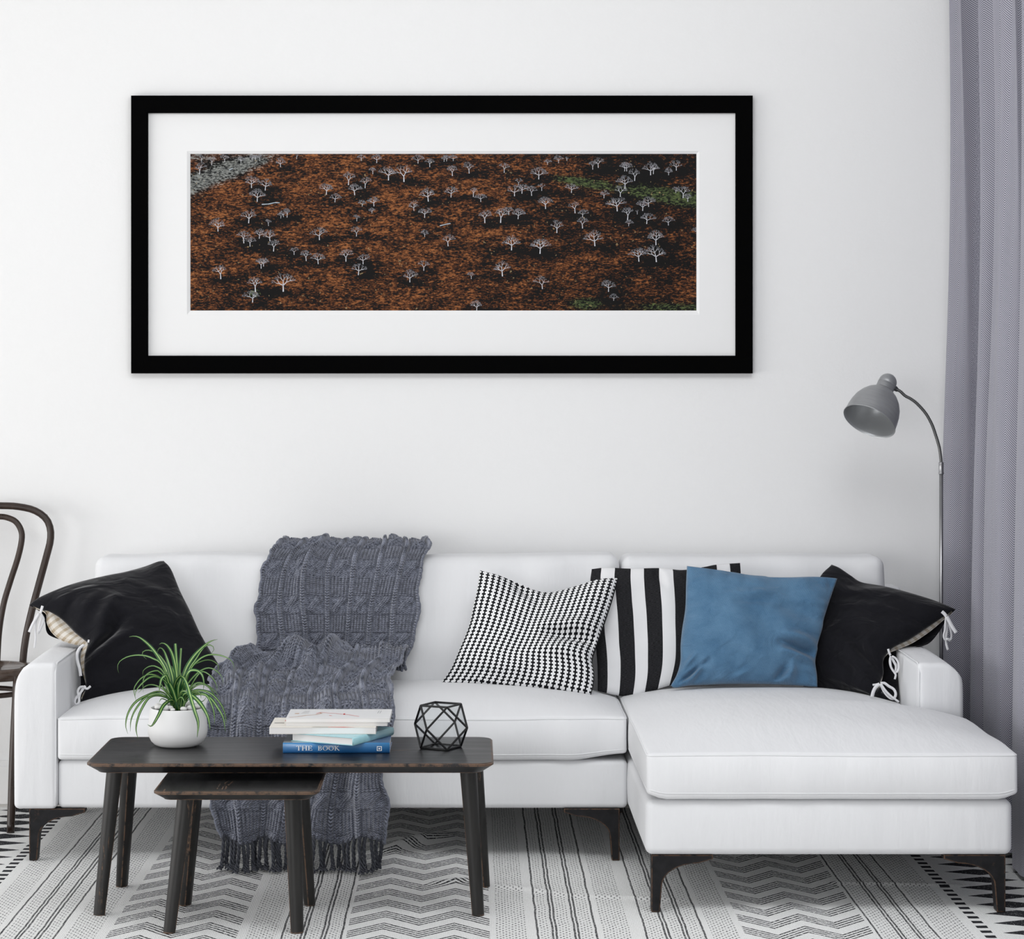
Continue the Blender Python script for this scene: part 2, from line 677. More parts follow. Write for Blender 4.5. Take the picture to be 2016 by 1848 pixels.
# base blocks
soft_part('seat_base', (SXA + .001, SXM, 7.53, 8.44, LEGZ, BASEZ), .018, .035, (.0, .004, 0))
soft_part('chaise_base', (SXM + .002, 1.508, 6.79, 8.44, LEGZ, BASEZ + .004), .022, .035, (.004, .005, 0))


def seat_post(p, n):
    p = p.copy()
    p[:, 2] += .0025 * waves(p[:, 0], p[:, 1], 5, 14) * np.clip(n[:, 2], 0, 1)
    p[:, 1] += .0022 * waves(p[:, 0] * 2.2, p[:, 2], 6, 16) * (n[:, 1] < -.9)
    # underside curves up towards the right hand corner
    p[:, 2] += (n[:, 2] < 0) * np.abs(n[:, 2]) * .020 * smoothstep(.80, 1.0, n[:, 0])
    return p


def chaise_post(p, n):
    p = p.copy()
    xm = 1.519 + (1.374 - 1.519) * smoothstep(7.44, 7.53, p[:, 1])
    p[:, 0] = .487 + (p[:, 0] - .487) * (xm - .487) / (1.519 - .487)
    p[:, 2] += .0025 * waves(p[:, 0], p[:, 1], 15, 12) * np.clip(n[:, 2], 0, 1)
    p[:, 1] += .0022 * waves(p[:, 0] * 2.2, p[:, 2], 16, 16) * (n[:, 1] < -.9)
    p[:, 2] += (n[:, 2] < 0) * np.abs(n[:, 2]) * .014 * smoothstep(.90, 1.0, np.abs(n[:, 0]))
    return p


SB = (SXA + .003, SXM - .004, 7.515, 8.20, BASEZ + .002, SEATZ)
SP = ((.002, .016, .008), .052, 6, 2.6)
CB = (.487, 1.519, 6.775, 8.20, BASEZ + .008, SEATZ + .004)
CP = ((.004, .012, .008), .050, 2.6, 2.6)
for nm, B, K, post in (('seat_cushion', SB, SP, seat_post), ('chaise_cushion', CB, CP, chaise_post)):
    c = soft_part(nm, B, .012, .022, K[0], K[1], K[2], K[3], post)
    mb = MB()
    for z in (B[5] - .006, B[4] + .018):
        l = loop_path(B[0] + .002, B[1] - .002, B[2] + .002, B[3] - .002, z, .012)
        l = on_cushion(l[:, 0], l[:, 1], l[:, 2], B, K[0], K[1], K[2], K[3], post)
        mb.add(*tube(l, .0032, 6))
    pp = mb.build('piping', PIPING, c, True)


def seat_top(x, y):
    """height of the seat cushion's top"""
    u = np.clip((x - (SB[0] + SB[1]) / 2) / ((SB[1] - SB[0]) / 2), -1, 1)
    v = np.clip((y - (SB[2] + SB[3]) / 2) / ((SB[3] - SB[2]) / 2), -1, 1)
    return SEATZ + SP[1] * (1 - np.abs(u) ** 6) * (1 - np.abs(v) ** 2.6)


# arms
def arm_post(sgn):
    def f(p, n):
        p = p.copy()
        # the outer top edge is rolled softly, the inner one is crisp
        o = np.clip(sgn * n[:, 0], 0, 1)
        p[:, 2] -= .036 * o ** 3 * np.clip(n[:, 2], 0, 1) ** 4
        p[:, 0] += -sgn * .016 * o * np.clip(n[:, 2], 0, 1) ** 5
        return p
    return f


ARL = (SX0, SXA, 7.52, 8.46, LEGZ, .622)
ARR = (SXB, SX1, 7.52, 8.46, BASEZ + .006, .622)
for B, sgn in ((ARL, -1), (ARR, 1)):
    a = soft_part('arm', B, .016, .024, (.006, .006, .006), post=arm_post(sgn))
    xi = B[1] - .004 if sgn < 0 else B[0] + .004
    pts = [(xi, B[2] + .003, B[4] + .01), (xi, B[2] + .003, B[5] - .03), (xi, B[2] + .010, B[5] - .012), (xi, B[2] + .03, B[5] - .002), (xi, 7.8, B[5] + .001), (xi, 8.45, B[5] - .001)]
    mb = MB()
    pl = []
    for p0, p1 in zip(pts[:-1], pts[1:]):
        for k in range(8):
            pl.append([p0[i] + (p1[i] - p0[i]) * k / 8 for i in range(3)])
    pl.append(pts[-1])
    mb.add(*tube(np.array(pl), .0030, 6))
    mb.build('piping', PIPING, a, True)

# frame behind the cushions, then the two back cushions
soft_part('back_frame', (SX0 + .03, SX1 - .03, 8.43, 8.57, LEGZ, .78), .02, .05)


def back_post(seed, x0, x1):
    def f(p, n):
        p = p.copy()
        w = np.clip((p[:, 2] - .42) / .48, 0, 1.1)
        front = np.clip(-n[:, 1], 0, 1)
        p[:, 1] -= .25 * (.90 - p[:, 2])
        # slightly wavy top and stuffing wrinkles
        top = np.clip(n[:, 2], 0, 1)
        p[:, 2] += top ** 3 * (.0035 * waves(p[:, 0], p[:, 0] * 0, seed, 11) - .006 * (1 - np.abs(n[:, 0]) ** 8) + .004)
        p[:, 1] += front * .0035 * waves(p[:, 0] * 1.8, p[:, 2] * .7, seed + 1, 15) * w
        for i in range(14):
            r = np.random.RandomState(seed * 20 + i)
            cx = x0 + (x1 - x0) * r.rand()
            p[:, 1] += front * ridge(p[:, 0], p[:, 2], cx, .90, cx + .05 * (r.rand() - .5), .74 + .06 * r.rand(), .011, .0045 * (r.rand() - .4))
        return p
    return f


for x0, x1, sd in ((SXA + .006, .500, 3), (.508, 1.395, 9)):
    B = (x0, x1, 8.23, 8.44, .44, .897)
    soft_part('back_cushion', B, .035, .018, (.004, .030, .004), post=back_post(sd, x0, x1))


# legs: flat brackets cut in a curve
def bracket(xo, sgn, y0, top, width=.172, foot=.024, shank=.036, tall=LEGZ, thick=.045, mat=SOFALEG):
    """xo = outer edge at the floor; sgn = direction in which the plate runs inward"""
    out = [(0, 0.012), (foot, 0.012), (foot + .006, tall * .50)]
    for k in range(1, 9):
        a = k / 8 * PI / 2
        out.append((foot + .006 + (width - foot - .046) * (1 - math.cos(a)) ** 1.0, tall * .50 + tall * .36 * math.sin(a)))
    out += [(width, tall * .93), (width, tall), (0, tall)]
    V = [(xo + sgn * x, y, z) for y in (y0, y0 + thick) for x, z in out]
    n = len(out)
    Fc = [tuple(range(n)), tuple(range(2 * n - 1, n - 1, -1))] + [(i, i + n, (i + 1) % n + n, (i + 1) % n) for i in range(n)]
    if sgn > 0:
        Fc = [f[::-1] for f in Fc]
    bm = bmesh.new()
    vs = [bm.verts.new(v) for v in V]
    for f in Fc:
        bm.faces.new([vs[i] for i in f])
    bmesh.ops.recalc_face_normals(bm, faces=bm.faces[:])
    bmesh.ops.bevel(bm, geom=[e for e in bm.edges if e.calc_face_angle(0) > .5], offset=.002, segments=1, affect='EDGES')
    bm.verts.index_update()
    o = build('leg', [tuple(v.co) for v in bm.verts], [tuple(v.index for v in f.verts) for f in bm.faces], mat, sofa, False)
    bm.free()
    return o


bracket(-1.366, 1, 7.53, 0)
bracket(.458, -1, 7.53, 0)
bracket(.502, 1, 6.80, 0)
bracket(1.490, -1, 6.80, 0)
for xo, s in ((-1.366, 1), (.520, -1), (1.490, -1)):
    bracket(xo, s, 8.36, 0)

# ------------------------------------------------------------------ framed picture
def build_picture():
    Yf = WALLY
    pic = thing('framed_picture', 'wide black-framed landscape picture with white mat hanging above the sofa', 'picture', (0, 0, 0))
    x0, _, z1 = P(258, 188, Yf - .03)
    x1, _, z0 = P(1482, 735, Yf - .03)
    pic.location = ((x0 + x1) / 2, WALLY, z0)
    a0, _, b1 = P(291.5, 222.5, Yf - .02)
    a1, _, b0 = P(1448, 700, Yf - .02)
    black = M('satin_black_frame', (.0003, .0003, .0004), .7, spec=.03).m
    # four mitred rails
    ri, ro = (a0, a1, b0, b1), (x0, x1, z0, z1)
    prof = [(0, 0.0), (0, -.030), (.03, -.032), (.94, -.032), (1, -.027), (1, -.006)]   # t across the rail, y off the wall
    corners = [((ro[0], ro[2]), (ri[0], ri[2])), ((ro[1], ro[2]), (ri[1], ri[2])), ((ro[1], ro[3]), (ri[1], ri[3])), ((ro[0], ro[3]), (ri[0], ri[3]))]
    for k in range(4):
        ca, cb = corners[k], corners[(k + 1) % 4]
        V = []
        for (o, i) in (ca, cb):
            for t, y in prof:
                V.append((o[0] + (i[0] - o[0]) * t, WALLY + y, o[1] + (i[1] - o[1]) * t))
        n = len(prof)
        Fc = [(j, j + 1, n + j + 1, n + j) for j in range(n - 1)] + [tuple(range(n))[::-1], tuple(range(n, 2 * n))]
        build('frame_rail', V, Fc, black, pic, False)
    # mat with a bevelled window
    white = M('white_mat_board', (.84, .84, .84), .85, spec=.2).m
    px = (368, 1377, 297, 620)
    m0 = P(px[0], px[3], Yf - .012)
    m1 = P(px[1], px[2], Yf - .012)
    q0 = P(376, 610, Yf - .006)
    q1 = P(1370, 304, Yf - .006)
    rings = [(a0 - .004, a1 + .004, b0 - .004, b1 + .004, -.012), (m0[0], m1[0], m0[2], m1[2], -.012),
             (q0[0] - .0035, q1[0] + .0035, q0[2] - .0035, q1[2] + .0035, -.0065), (q0[0] - .002, q1[0] + .002, q0[2] - .002, q1[2] + .002, -.0050)]
    V, Fc = [], []
    for (c0, c1, d0, d1, y) in rings:
        V += [(c0, WALLY + y, d0), (c1, WALLY + y, d0), (c1, WALLY + y, d1), (c0, WALLY + y, d1)]
    for r in range(3):
        for k in range(4):
            Fc.append((r * 4 + k, r * 4 + (k + 1) % 4, r * 4 + 4 + (k + 1) % 4, r * 4 + 4 + k))
    build('mat_board', V, Fc, white, pic, False)
    # the print: its ground is a node pattern steered by a coarse mask, its trees are thin flat shapes in the print's plane
    W, H = 994, 306
    gu, gv = 249, 77
    U, Vv = np.meshgrid(np.linspace(0, W, gu), np.linspace(0, H, gv))
    T = []

    def tr(ox, oy, s, lst):
        for bx, by, ty in lst:
            T.append(((bx / s + ox) - 376, (by / s + oy) - 304, (by - ty) / s))
    tr(370, 300, 6.109, [(175,120,30),(297,165,50),(455,130,30),(648,140,50),(785,110,30),(825,105,30),(875,110,30),(153,275,125),(1123,188,70),(1315,92,20),(775,435,285),(938,465,305),(842,598,430),(740,852,675),(1125,795,720),(1157,780,690),(1200,785,675),(373,950,790),(1670,515,360),(1773,604,480),(1935,400,230),(2010,520,360),(978,885,800)])
    tr(700, 300, 5.93, [(70,110,20),(250,135,15),(205,262,170),(730,140,30),(867,182,65),(1033,120,40),(1062,115,30),(1140,112,30),(387,335,155),(567,352,140),(1130,284,150),(1325,255,120),(1733,248,120),(115,425,290),(850,578,400),(1113,530,385),(1373,525,400),(1460,582,470),(1852,517,370),(1938,487,350),(1897,390,300),(82,635,550),(218,633,500),(195,715,640),(18,805,720),(683,685,570),(808,765,630),(1507,825,650),(1690,823,630),(1785,730,620),(1893,780,650)])
    tr(1040, 300, 5.93, [(220,155,80),(347,135,40),(445,110,50),(745,210,100),(810,190,55),(1115,230,120),(1140,230,110),(1418,275,110),(1450,262,140),(1627,275,180),(1717,222,95),(117,322,170),(1232,340,190),(35,512,390),(152,455,360),(497,478,350),(875,540,440),(1065,525,380),(1120,430,260),(1795,538,380),(1850,580,470),(1710,480,400),(197,663,500),(540,712,550),(1030,690,500),(1395,638,510),(1325,685,550),(1150,790,620),(627,887,740),(627,760,650),(1372,836,690),(1625,853,740),(1162,862,780),(1263,725,660),(328,940,770)])
    tr(370, 455, 6.109, [(683,143,-20),(757,183,60),(867,88,-40),(995,120,-20),(1038,240,80),(1588,105,-60),(1285,280,180),(1430,353,210),(1573,390,240),(1905,360,200),(407,568,380),(890,443,310),(918,418,300),(822,720,510),(1155,717,470),(787,845,680)])
    tr(700, 455, 5.93, [(15,60,-60),(37,505,340),(92,380,240),(635,588,440),(797,455,330),(1080,173,20),(1817,220,30),(1712,520,320),(1350,550,460),(1413,918,780),(808,65,-20)])
    tr(1040, 455, 5.93, [(132,260,60),(770,172,-20),(1480,160,-20),(1282,350,170),(1485,355,150),(160,665,510),(928,697,545),(988,800,710),(1955,65,-50)])
    dark = np.zeros_like(U)
    for bx, by, h in T:
        dark += .9 * min(1, h / 22) * np.exp(-(((U - bx - h * .4) / (h * .95 + 5)) ** 2 + ((Vv - by - 1) / (h * .23 + 2.5)) ** 2))
    dark += .30 * smoothstep(.5, 1.0, U / W) + .22 * smoothstep(.75, 1, Vv / H) * .6
    dark += .55 * smoothstep(.6, 1.0, U / W) * smoothstep(.30, 0, Vv / H)
    dark -= .35 * np.exp(-(((U - 300) / 150) ** 2 + ((Vv - 50) / 40) ** 2)) + .22 * np.exp(-(((U - 230) / 90) ** 2 + ((Vv - 255) / 40) ** 2)) + .25 * np.exp(-(((U - 520) / 120) ** 2 + ((Vv - 80) / 40) ** 2))
    grey = np.exp(-((Vv - (62 - U * .38)) / 17) ** 2) * smoothstep(215, 60, U) + .5 * np.exp(-(((U - 15) / 40) ** 2 + ((Vv - 5) / 10) ** 2))
    green = np.exp(-((Vv - (42 + (U - 680) * .16)) / (7 + 6 * smoothstep(700, 950, U))) ** 2) * smoothstep(690, 760, U) * (1 - .7 * np.exp(-((U - 845) / 40) ** 2))
    green += .8 * np.exp(-(((U - 775) / 28) ** 2 + ((Vv - 292) / 10) ** 2)) + .5 * smoothstep(800, 950, U) * np.exp(-((Vv - 298) / 9) ** 2)
    green += .9 * np.exp(-(((U - 126) / 9) ** 2 + ((Vv - 272) / 6) ** 2))
    dark += .35 * np.clip(green, 0, 1)
    Ym = WALLY - .0048
    X0, Z1 = q0[0] - .004, q1[2] + .004
    sx = (q1[0] - q0[0] + .008) / W
    sz = (q1[2] - q0[2] + .008) / H
    Vt = np.stack([X0 + U * sx, np.full_like(U, Ym), Z1 - Vv * sz], -1).reshape(-1, 3)
    att = np.stack([np.clip(dark, 0, 1.2), np.clip(green, 0, 1), np.clip(grey, 0, 1), np.ones_like(U)], -1).reshape(-1, 4)
    a = M('landscape_print', (.3, .1, .03), .55, spec=.15)
    d, gr, gy = a.attr('mask')
    st = (1, 1, 3.4)
    rt = (0, math.radians(-7), 0)
    n1 = a.noise(42, 8, .80, stretch=st, dist=.25, rot=rt)
    n2 = a.noise(7, 3, .6, stretch=(1, 1, 2.4), rot=rt)
    n3 = a.noise(120, 2, .6, stretch=(1, 1, 2.2), rot=rt)
    lum = (n1 * .60 + n3 * .40 - .5) * 7.0 + .37 + (n2 - .5) * 1.9 - d * .72
    lum = lum.clamp()
    c1 = a.mix(lum.ramp(.06, .62), (.0012, .001, .001), (.115, .036, .0105))
    c1 = a.mix(lum.ramp(.6, 1.0), c1, (.31, .115, .036))
    cg = a.mix((n1 * .6 + n3 * .4).ramp(.46, .60), (.002, .004, .003), (.11, .15, .05))
    cy = a.mix((n1 * .6 + n3 * .4).ramp(.44, .60), (.006, .007, .009), (.30, .31, .29))
    c1 = a.mix((gr + (n3 - .5) * 2.2 + (n1 - .5) * 1.5).ramp(.30, .65) * gr.ramp(.03, .25), c1, cg)
    c1 = a.mix((gy + (n3 - .5) * 2.0 + (n1 - .5) * 2.0).ramp(.25, .6) * gy.ramp(.03, .25), c1, cy)
    spk = a.noise(90, 1, .5)
    c1 = a.mix(spk.ramp(.735, .775) * .55, c1, (.42, .30, .15))
    a.color(c1)
    bark = M('print_white_bark', (.62, .62, .66), .6, spec=.1).m
    twig = M('print_grey_twigs', (.33, .33, .36), .6, spec=.1).m
    log_ = M('print_fallen_log', (.40, .46, .52), .6, spec=.1).m
    VV = [tuple(v) for v in Vt]
    FF = [tuple(f) for f in grid_faces(gu, gv)[:, ::-1]]
    MM = [0] * len(FF)
    rnd = random.Random(5)

    def seg(x0_, y0_, x1_, y1_, w0, w1, mi, lift):
        L = math.hypot(x1_ - x0_, y1_ - y0_) or 1
        nx_, ny_ = -(y1_ - y0_) / L, (x1_ - x0_) / L
        k = len(VV)
        ok = True
        pts = ((x0_ + nx_ * w0 / 2, y0_ + ny_ * w0 / 2), (x0_ - nx_ * w0 / 2, y0_ - ny_ * w0 / 2), (x1_ - nx_ * w1 / 2, y1_ - ny_ * w1 / 2), (x1_ + nx_ * w1 / 2, y1_ + ny_ * w1 / 2))
        if any(p[1] < 0 or p[1] > H or p[0] < 0 or p[0] > W for p in pts):
            return
        for (a_, b_) in pts:
            VV.append((X0 + a_ * sx, Ym - .00012 - lift, Z1 - b_ * sz))
        FF.append((k, k + 1, k + 2, k + 3))
        MM.append(mi)

    def grow(x, y, ang, L, w, depth, lift):
        mi = 1 if w > .50 else 2
        x2, y2 = x + math.sin(ang) * L, y - math.cos(ang) * L
        seg(x, y, x2, y2, max(w, .30), max(w * .75, .26), mi, lift)
        if depth == 0:
            return
        kids = 3 if (depth > 2 and rnd.random() < .55) else 2
        for k in range(kids):
            da = (k - (kids - 1) / 2) * (.95 if depth > 3 else .72) + rnd.uniform(-.22, .22)
            na = ang + da
            na = max(-1.5, min(1.5, na))
            grow(x2, y2, na, L * rnd.uniform(.60, .82), w * .64, depth - 1, lift)
    for i, (bx, by, h) in enumerate(T):
        small = h < 12
        lean = rnd.uniform(-.10, .10)
        grow(bx, by, lean, h * .30, max(.9, h * .064), 3 if small else 5, (i % 6) * 2e-5)
    for pts in (((137, 101), (150, 100.3), (163, 97.5), (172, 98)), ((486, 142.5), (500, 139), (507, 138)), ((73, 34), (80, 31))):
        for p, q in zip(pts[:-1], pts[1:]):
            seg(p[0] + 4, p[1] - 2, q[0] + 4, q[1] - 2, 2.0, 1.4, 3, 0)
    build('landscape_print', VV, FF, [a.m, bark, twig, log_], pic, False, fmat=MM, attrs=np.vstack([att, np.zeros((len(VV) - len(Vt), 4))]))


build_picture()

# ------------------------------------------------------------------ curtain
def build_curtain():
    a = M('grey_herringbone_curtain', (.5, .5, .56), .9, spec=.1, sheen=.2)
    u, v, _ = a.xyz('UV')
    w = .070
    t = ((u / w).fract() - .5).abs() * (w * 1.05)
    colw = (u / (w * .5)).floor().mod(5).lt(1)                    # every fifth stripe is a plain fleck
    herr = ((v + t) * (1 / .0073)).fract().lt(.5)
    fle = (a.noise(520, 1, .5, 'UV')).ramp(.42, .58)
    pat = herr * (1 - colw) + fle * colw
    tone = a.noise(18, 2, .5, 'UV', stretch=(3, .25, 1))
    lightc = a.mix(tone, (.42, .415, .48), (.50, .495, .56))
    a.color(a.mix(pat, (.13, .13, .16), lightc))
    a.bump(pat, .3, .001)
    # the cloth runs from the back corner towards the camera along the right wall, in deep folds
    # plan of the cloth (distance from the camera, x): broad crests, steep returns into narrow valleys
    plan = np.array([(8.59, 1.80), (8.57, 1.70), (8.53, 1.655), (8.47, 1.643), (8.42, 1.658), (8.395, 1.70), (8.38, 1.785), (8.24, 1.838), (8.09, 1.80), (8.06, 1.70), (8.01, 1.650), (7.965, 1.660),
                     (7.945, 1.70), (7.93, 1.77), (7.88, 1.80), (7.85, 1.76), (7.835, 1.69), (7.79, 1.647), (7.70, 1.642), (7.62, 1.655), (7.585, 1.70), (7.57, 1.80), (7.51, 1.835), (7.46, 1.79), (7.44, 1.70),
                     (7.40, 1.655), (7.30, 1.645), (7.22, 1.66), (7.19, 1.72), (7.17, 1.80), (7.09, 1.83), (7.04, 1.77), (7.02, 1.69), (6.97, 1.65), (6.85, 1.645), (6.78, 1.67), (6.76, 1.76), (6.68, 1.82), (6.62, 1.76),
                     (6.58, 1.67), (6.5, 1.65), (6.38, 1.66), (6.34, 1.75), (6.2, 1.82)])
    c = catmull(plan, 900)
    nz = 70
    zs = np.linspace(.022, 3.02, nz)
    V = np.zeros((nz, 900, 3))
    UV = np.zeros((nz, 900, 2))
    dd = np.r_[0, np.cumsum(np.hypot(np.diff(c[:, 0]), np.diff(c[:, 1])))]
    for k, z in enumerate(zs):
        tz = z / 3.0
        top = smoothstep(.35, 1.0, tz)
        x = 1.75 + (c[:, 1] - 1.75) * (1 - .22 * top) + .012 * math.sin((z - 1.2) * 1.6)
        yy = c[:, 0] + .022 * np.sin(c[:, 0] * 5 + z * 1.9) * (tz - .1) + .012 * np.sin(z * 3 + c[:, 0] * 11)
        # extra small pleats towards the heading
        x = x + top * .013 * np.sin(dd * 62 + 1.5 * z) + .003 * np.sin(dd * 35 + z * 2.5)
        yy = yy + top * .010 * np.cos(dd * 62 + 1.5 * z)
        x = np.minimum(x, 1.852)
        yy = np.minimum(yy, 8.588)
        V[k, :, 0], V[k, :, 1], V[k, :, 2] = x, yy, z
        UV[k, :, 0] = dd
        UV[k, :, 1] = z
    Vf = V.reshape(-1, 3)
    Fc = grid_faces(900, nz)
    cur = thing('curtain', 'tall grey herringbone curtain hanging in deep folds along the right wall', 'curtain', (1.74, 7.3, 0))
    build('cloth', Vf, Fc, a.m, cur, True, uv=UV.reshape(-1, 2))
    mb = MB()
    rail = M('white_curtain_rail', (.8, .8, .8), .4).m
    mb.add(*tube([(1.75, 6.05, 3.05), (1.75, 8.58, 3.05)], .012, 12))
    mb.build('rail', rail, cur, True)
    for y in (6.4, 7.4, 8.4):
        mb = MB()
        mb.add(*tube([(1.75, y, 3.05), (RX1 + .002, y, 3.05)], .007, 8))
        mb.build('rail_bracket', rail, cur, True)


build_curtain()

# ------------------------------------------------------------------ floor lamp
def build_lamp():
    Yl = 8.18
    px, _, _ = P(1853, 1000, Yl)
    lamp = thing('floor_lamp', 'grey metal gooseneck floor lamp with bell shade behind the sofa arm', 'lamp', (px, Yl, 0))
    steel = M('brushed_grey_steel', (.30, .30, .31), .35, metal=.85)
    sm = steel.m
    pole = M('satin_lamp_tube', (.34, .34, .35), .28, metal=.9).m
    neckm = M('dark_ribbed_gooseneck', (.13, .13, .13), .42, metal=.8).m
    sh = M('brushed_lacquered_shade', (.27, .275, .285), .38, metal=.35, spec=.5)
    ring = sh.noise(9, 3, .6, 'UV', stretch=(.6, 9, 1))
    sh.color(sh.mix(ring, (.20, .205, .215), (.40, .405, .415)))
    sh.rough(ring * .25 + .25)
    inner = M('pale_shade_lining', (.42, .43, .44), .34, metal=.55).m
    # base under the arm, pole
    bz = .009
    mb = MB()
    mb.add(*lathe([(0, bz), (.085, bz), (.088, bz + .004), (.086, bz + .012), (.02, bz + .018), (.009, bz + .03), (.007, bz + .034), (0, bz + .034)], 48, px - .03, Yl, 0))
    mb.build('base', sm, lamp, True)
    zt = P(1853, 932, Yl)[2]
    mb = MB()
    mb.add(*tube([(px - .03, Yl, bz + .03), (px - .03, Yl, .10), (px - .012, Yl, .14), (px, Yl, .18), (px, Yl, .6), (px, Yl, zt + .01)], .0066, 16))
    mb.build('pole', pole, lamp, True)
    zc0, zc1 = P(1853, 933, Yl)[2], P(1853, 910, Yl)[2]
    mb = MB()
    mb.add(*lathe([(.0066, zc0 - .002), (.0088, zc0), (.0090, zc0 + .004), (.0082, zc0 + .006), (.0082, zc1 - .004), (.0088, zc1 - .002), (.0075, zc1), (.005, zc1 + .002)], 24, px, Yl, 0))
    mb.build('collar', pole, lamp, True)
    # axis of the head
    rim = np.array(P(1703, 839, Yl - .03))
    top = np.array(P(1751, 745, Yl + .02))
    d = rim - top
    d = d / np.linalg.norm(d)
    # tip the opening a little towards the room
    d = d + np.array([0, -.20, 0])
    d /= np.linalg.norm(d)
    S = Yl / F
    up = np.array([0, -1., 0])
    e1 = np.cross(d, up); e1 /= np.linalg.norm(e1)
    e2 = np.cross(d, e1)
    cap = top - d * 8 * S

    def rev(prof, n=64):
        V, UVs = [], []
        for t, r in prof:
            for k in range(n):
                w = 2 * PI * k / n
                V.append(cap + d * t * S + (e1 * math.cos(w) + e2 * math.sin(w)) * r * S)
                UVs.append((k / n, t / 110))
        return V, [tuple(f)[::-1] for f in grid_faces(n, len(prof), True)], UVs
    hp = [(18 - 18 * math.cos(a), 18 * math.sin(a)) for a in np.linspace(0.02, PI / 2, 10)]
    hp += [(24, 18.2), (25, 17.2), (26, 18.2), (40, 17.8), (41.5, 17.0), (43, 17.0)]
    V, Fc, U_ = rev(hp)
    head = build('socket_housing', V, Fc, sh.m, lamp, True, uv=U_)
    sp = [(38, 17.5), (38.5, 20.5), (42, 24), (50, 33), (60, 40.5), (72, 46.5), (85, 50), (98, 51.8), (110, 52.5), (113, 53.6), (114.5, 54.0), (115, 53.2)]
    V, Fc, U_ = rev(sp)
    shade = build('lamp_shade', V, Fc, sh.m, lamp, True, uv=U_)
    ip = [(115, 53.2), (113.5, 52.0), (110, 51.2), (98, 50.4), (85, 48.6), (72, 45), (60, 39), (50, 31.5), (43, 22), (42, 12), (42, .3)]
    V, Fc, U_ = rev(ip)
    build('inner_lining', V, Fc, inner, shade, True)
    bulb = M('frosted_bulb', (.75, .75, .74), .35).m
    V, Fc, U_ = rev([(42, 9), (48, 9), (52, 10), (57, 12), (62, 12), (67, 9), (70, .3)], 32)
    build('bulb', V, Fc, bulb, lamp, True)
    V, Fc, U_ = rev([(44, 25.7), (45.5, 25.7)], 6)
    # small screw on the shade's shoulder
    c = cap + d * 44 * S - e2 * 0 + np.array([-.0, -26.5 * S * .93, 0])
    mb = MB()
    mb.add(*tube([c, c + np.array([0, -.004, .001])], .0028, 10))
    mb.build('screw', neckm, shade, True)
    # gooseneck
    pts = [(1762, 765), (1772, 770), (1782, 779), (1793, 785), (1806, 795), (1822, 813), (1834, 834), (1842, 856), (1849, 880), (1852, 900), (1853, 914)]
    pp = []
    for i, (x, y) in enumerate(pts):
        t = i / (len(pts) - 1)
        pp.append(P(x, y, Yl + .018 * (1 - t)))
    c = catmull(pp, 110)
    r = .0052 + .0007 * np.cos(np.arange(110) * PI)
    mb = MB()
    mb.add(*tube(c, r, 12))
    g = mb.build('gooseneck', neckm, lamp, True)
    mb = MB()
    j = np.array(P(1763, 765, Yl + .02))
    mb.add(*tube([j + np.array([-.012, 0, .008]), j, j + np.array([.008, 0, -.006])], [.009, .009, .006], 16))
    mb.build('swivel_joint', neckm, lamp, True)


build_lamp()


# ------------------------------------------------------------------ bentwood chair
def build_chair():
    ch = thing('bentwood_chair', 'dark brown bentwood chair with looped back at the left edge beside the sofa', 'chair', (-1.67, 8.22, 0))
    CX = -1.68
    Yb = 8.44

    def loop(pxpts, r, name):
        right = [P(x, y, Yb) for x, y in pxpts]
        pts = [(p[0], Yb + .03 * (1 - smoothstep(.5, 1.06, p[2])) * 0 + .04 * smoothstep(.55, 1.06, p[2]), p[2]) for p in right]
        left = [(2 * CX - p[0], p[1], p[2]) for p in pts][::-1]
        mb = MB()
        mb.add(*tube(catmull(pts + left, 130), r, 14))
        return mb.build(name, CHAIRWOOD, ch, True)
    # outer hoop continues down as the rear legs
    loop([(30, 1608), (38, 1460), (44, 1320), (50, 1260), (61, 1206), (75, 1150), (89, 1095), (96, 1064), (95, 1040), (85, 1020), (62, 1005), (30, 998), (0, 996.5)], .0125, 'outer_hoop')
    loop([(-6, 1318), (-2, 1245), (6, 1190), (18, 1146), (32, 1100), (39, 1066), (38, 1046), (27, 1028), (10, 1020), (-5, 1018)], .0105, 'inner_hoop')
    # seat: round hoop with a plywood panel
    sz = .525
    cy = 8.285
    R = .205
    prof = [(0, -.004), (R - .045, -.004), (R - .04, 0), (R - .01, .0), (R, -.008), (R + .002, -.02), (R, -.034), (R - .01, -.04), (R - .05, -.04), (R - .05, -.02), (0, -.02)]
    V, Fc = lathe(prof, 56, CX, cy, sz)
    V = [(x, cy + (y - cy) * .82, z) for x, y, z in V]
    build('seat', V, [f[::-1] for f in Fc], worn_wood('dark_seat_wood', (.05, .035, .027), (.35, .25, .18), .22, grain=(1, .2, 1), amount=1.0), ch, True)
    # front legs
    for s in (1, -1):
        top = np.array([CX + s * .168, 8.135, sz - .02])
        bot = np.array([CX + s * .168 + s * .0, 8.00, .010])
        mid = top * .5 + bot * .5 + np.array([s * -.004, 0.01, 0])
        mb = MB()
        c = catmull([top, mid, bot], 20)
        mb.add(*tube(c, np.interp(np.linspace(0, 1, 20), [0, .3, 1], [.0165, .0160, .0125]), 14))
        mb.build('leg', CHAIRWOOD, ch, True)
    # bracing ring under the seat
    a = np.linspace(0, 2 * PI, 60)
    ring = np.stack([CX + .150 * np.cos(a), 8.28 + .12 * np.sin(a), np.full(60, .435)], 1)
    mb = MB()
    mb.add(*tube(ring, .009, 10, cap=False))
    mb.build('bracing_ring', CHAIRWOOD, ch, True)


build_chair()

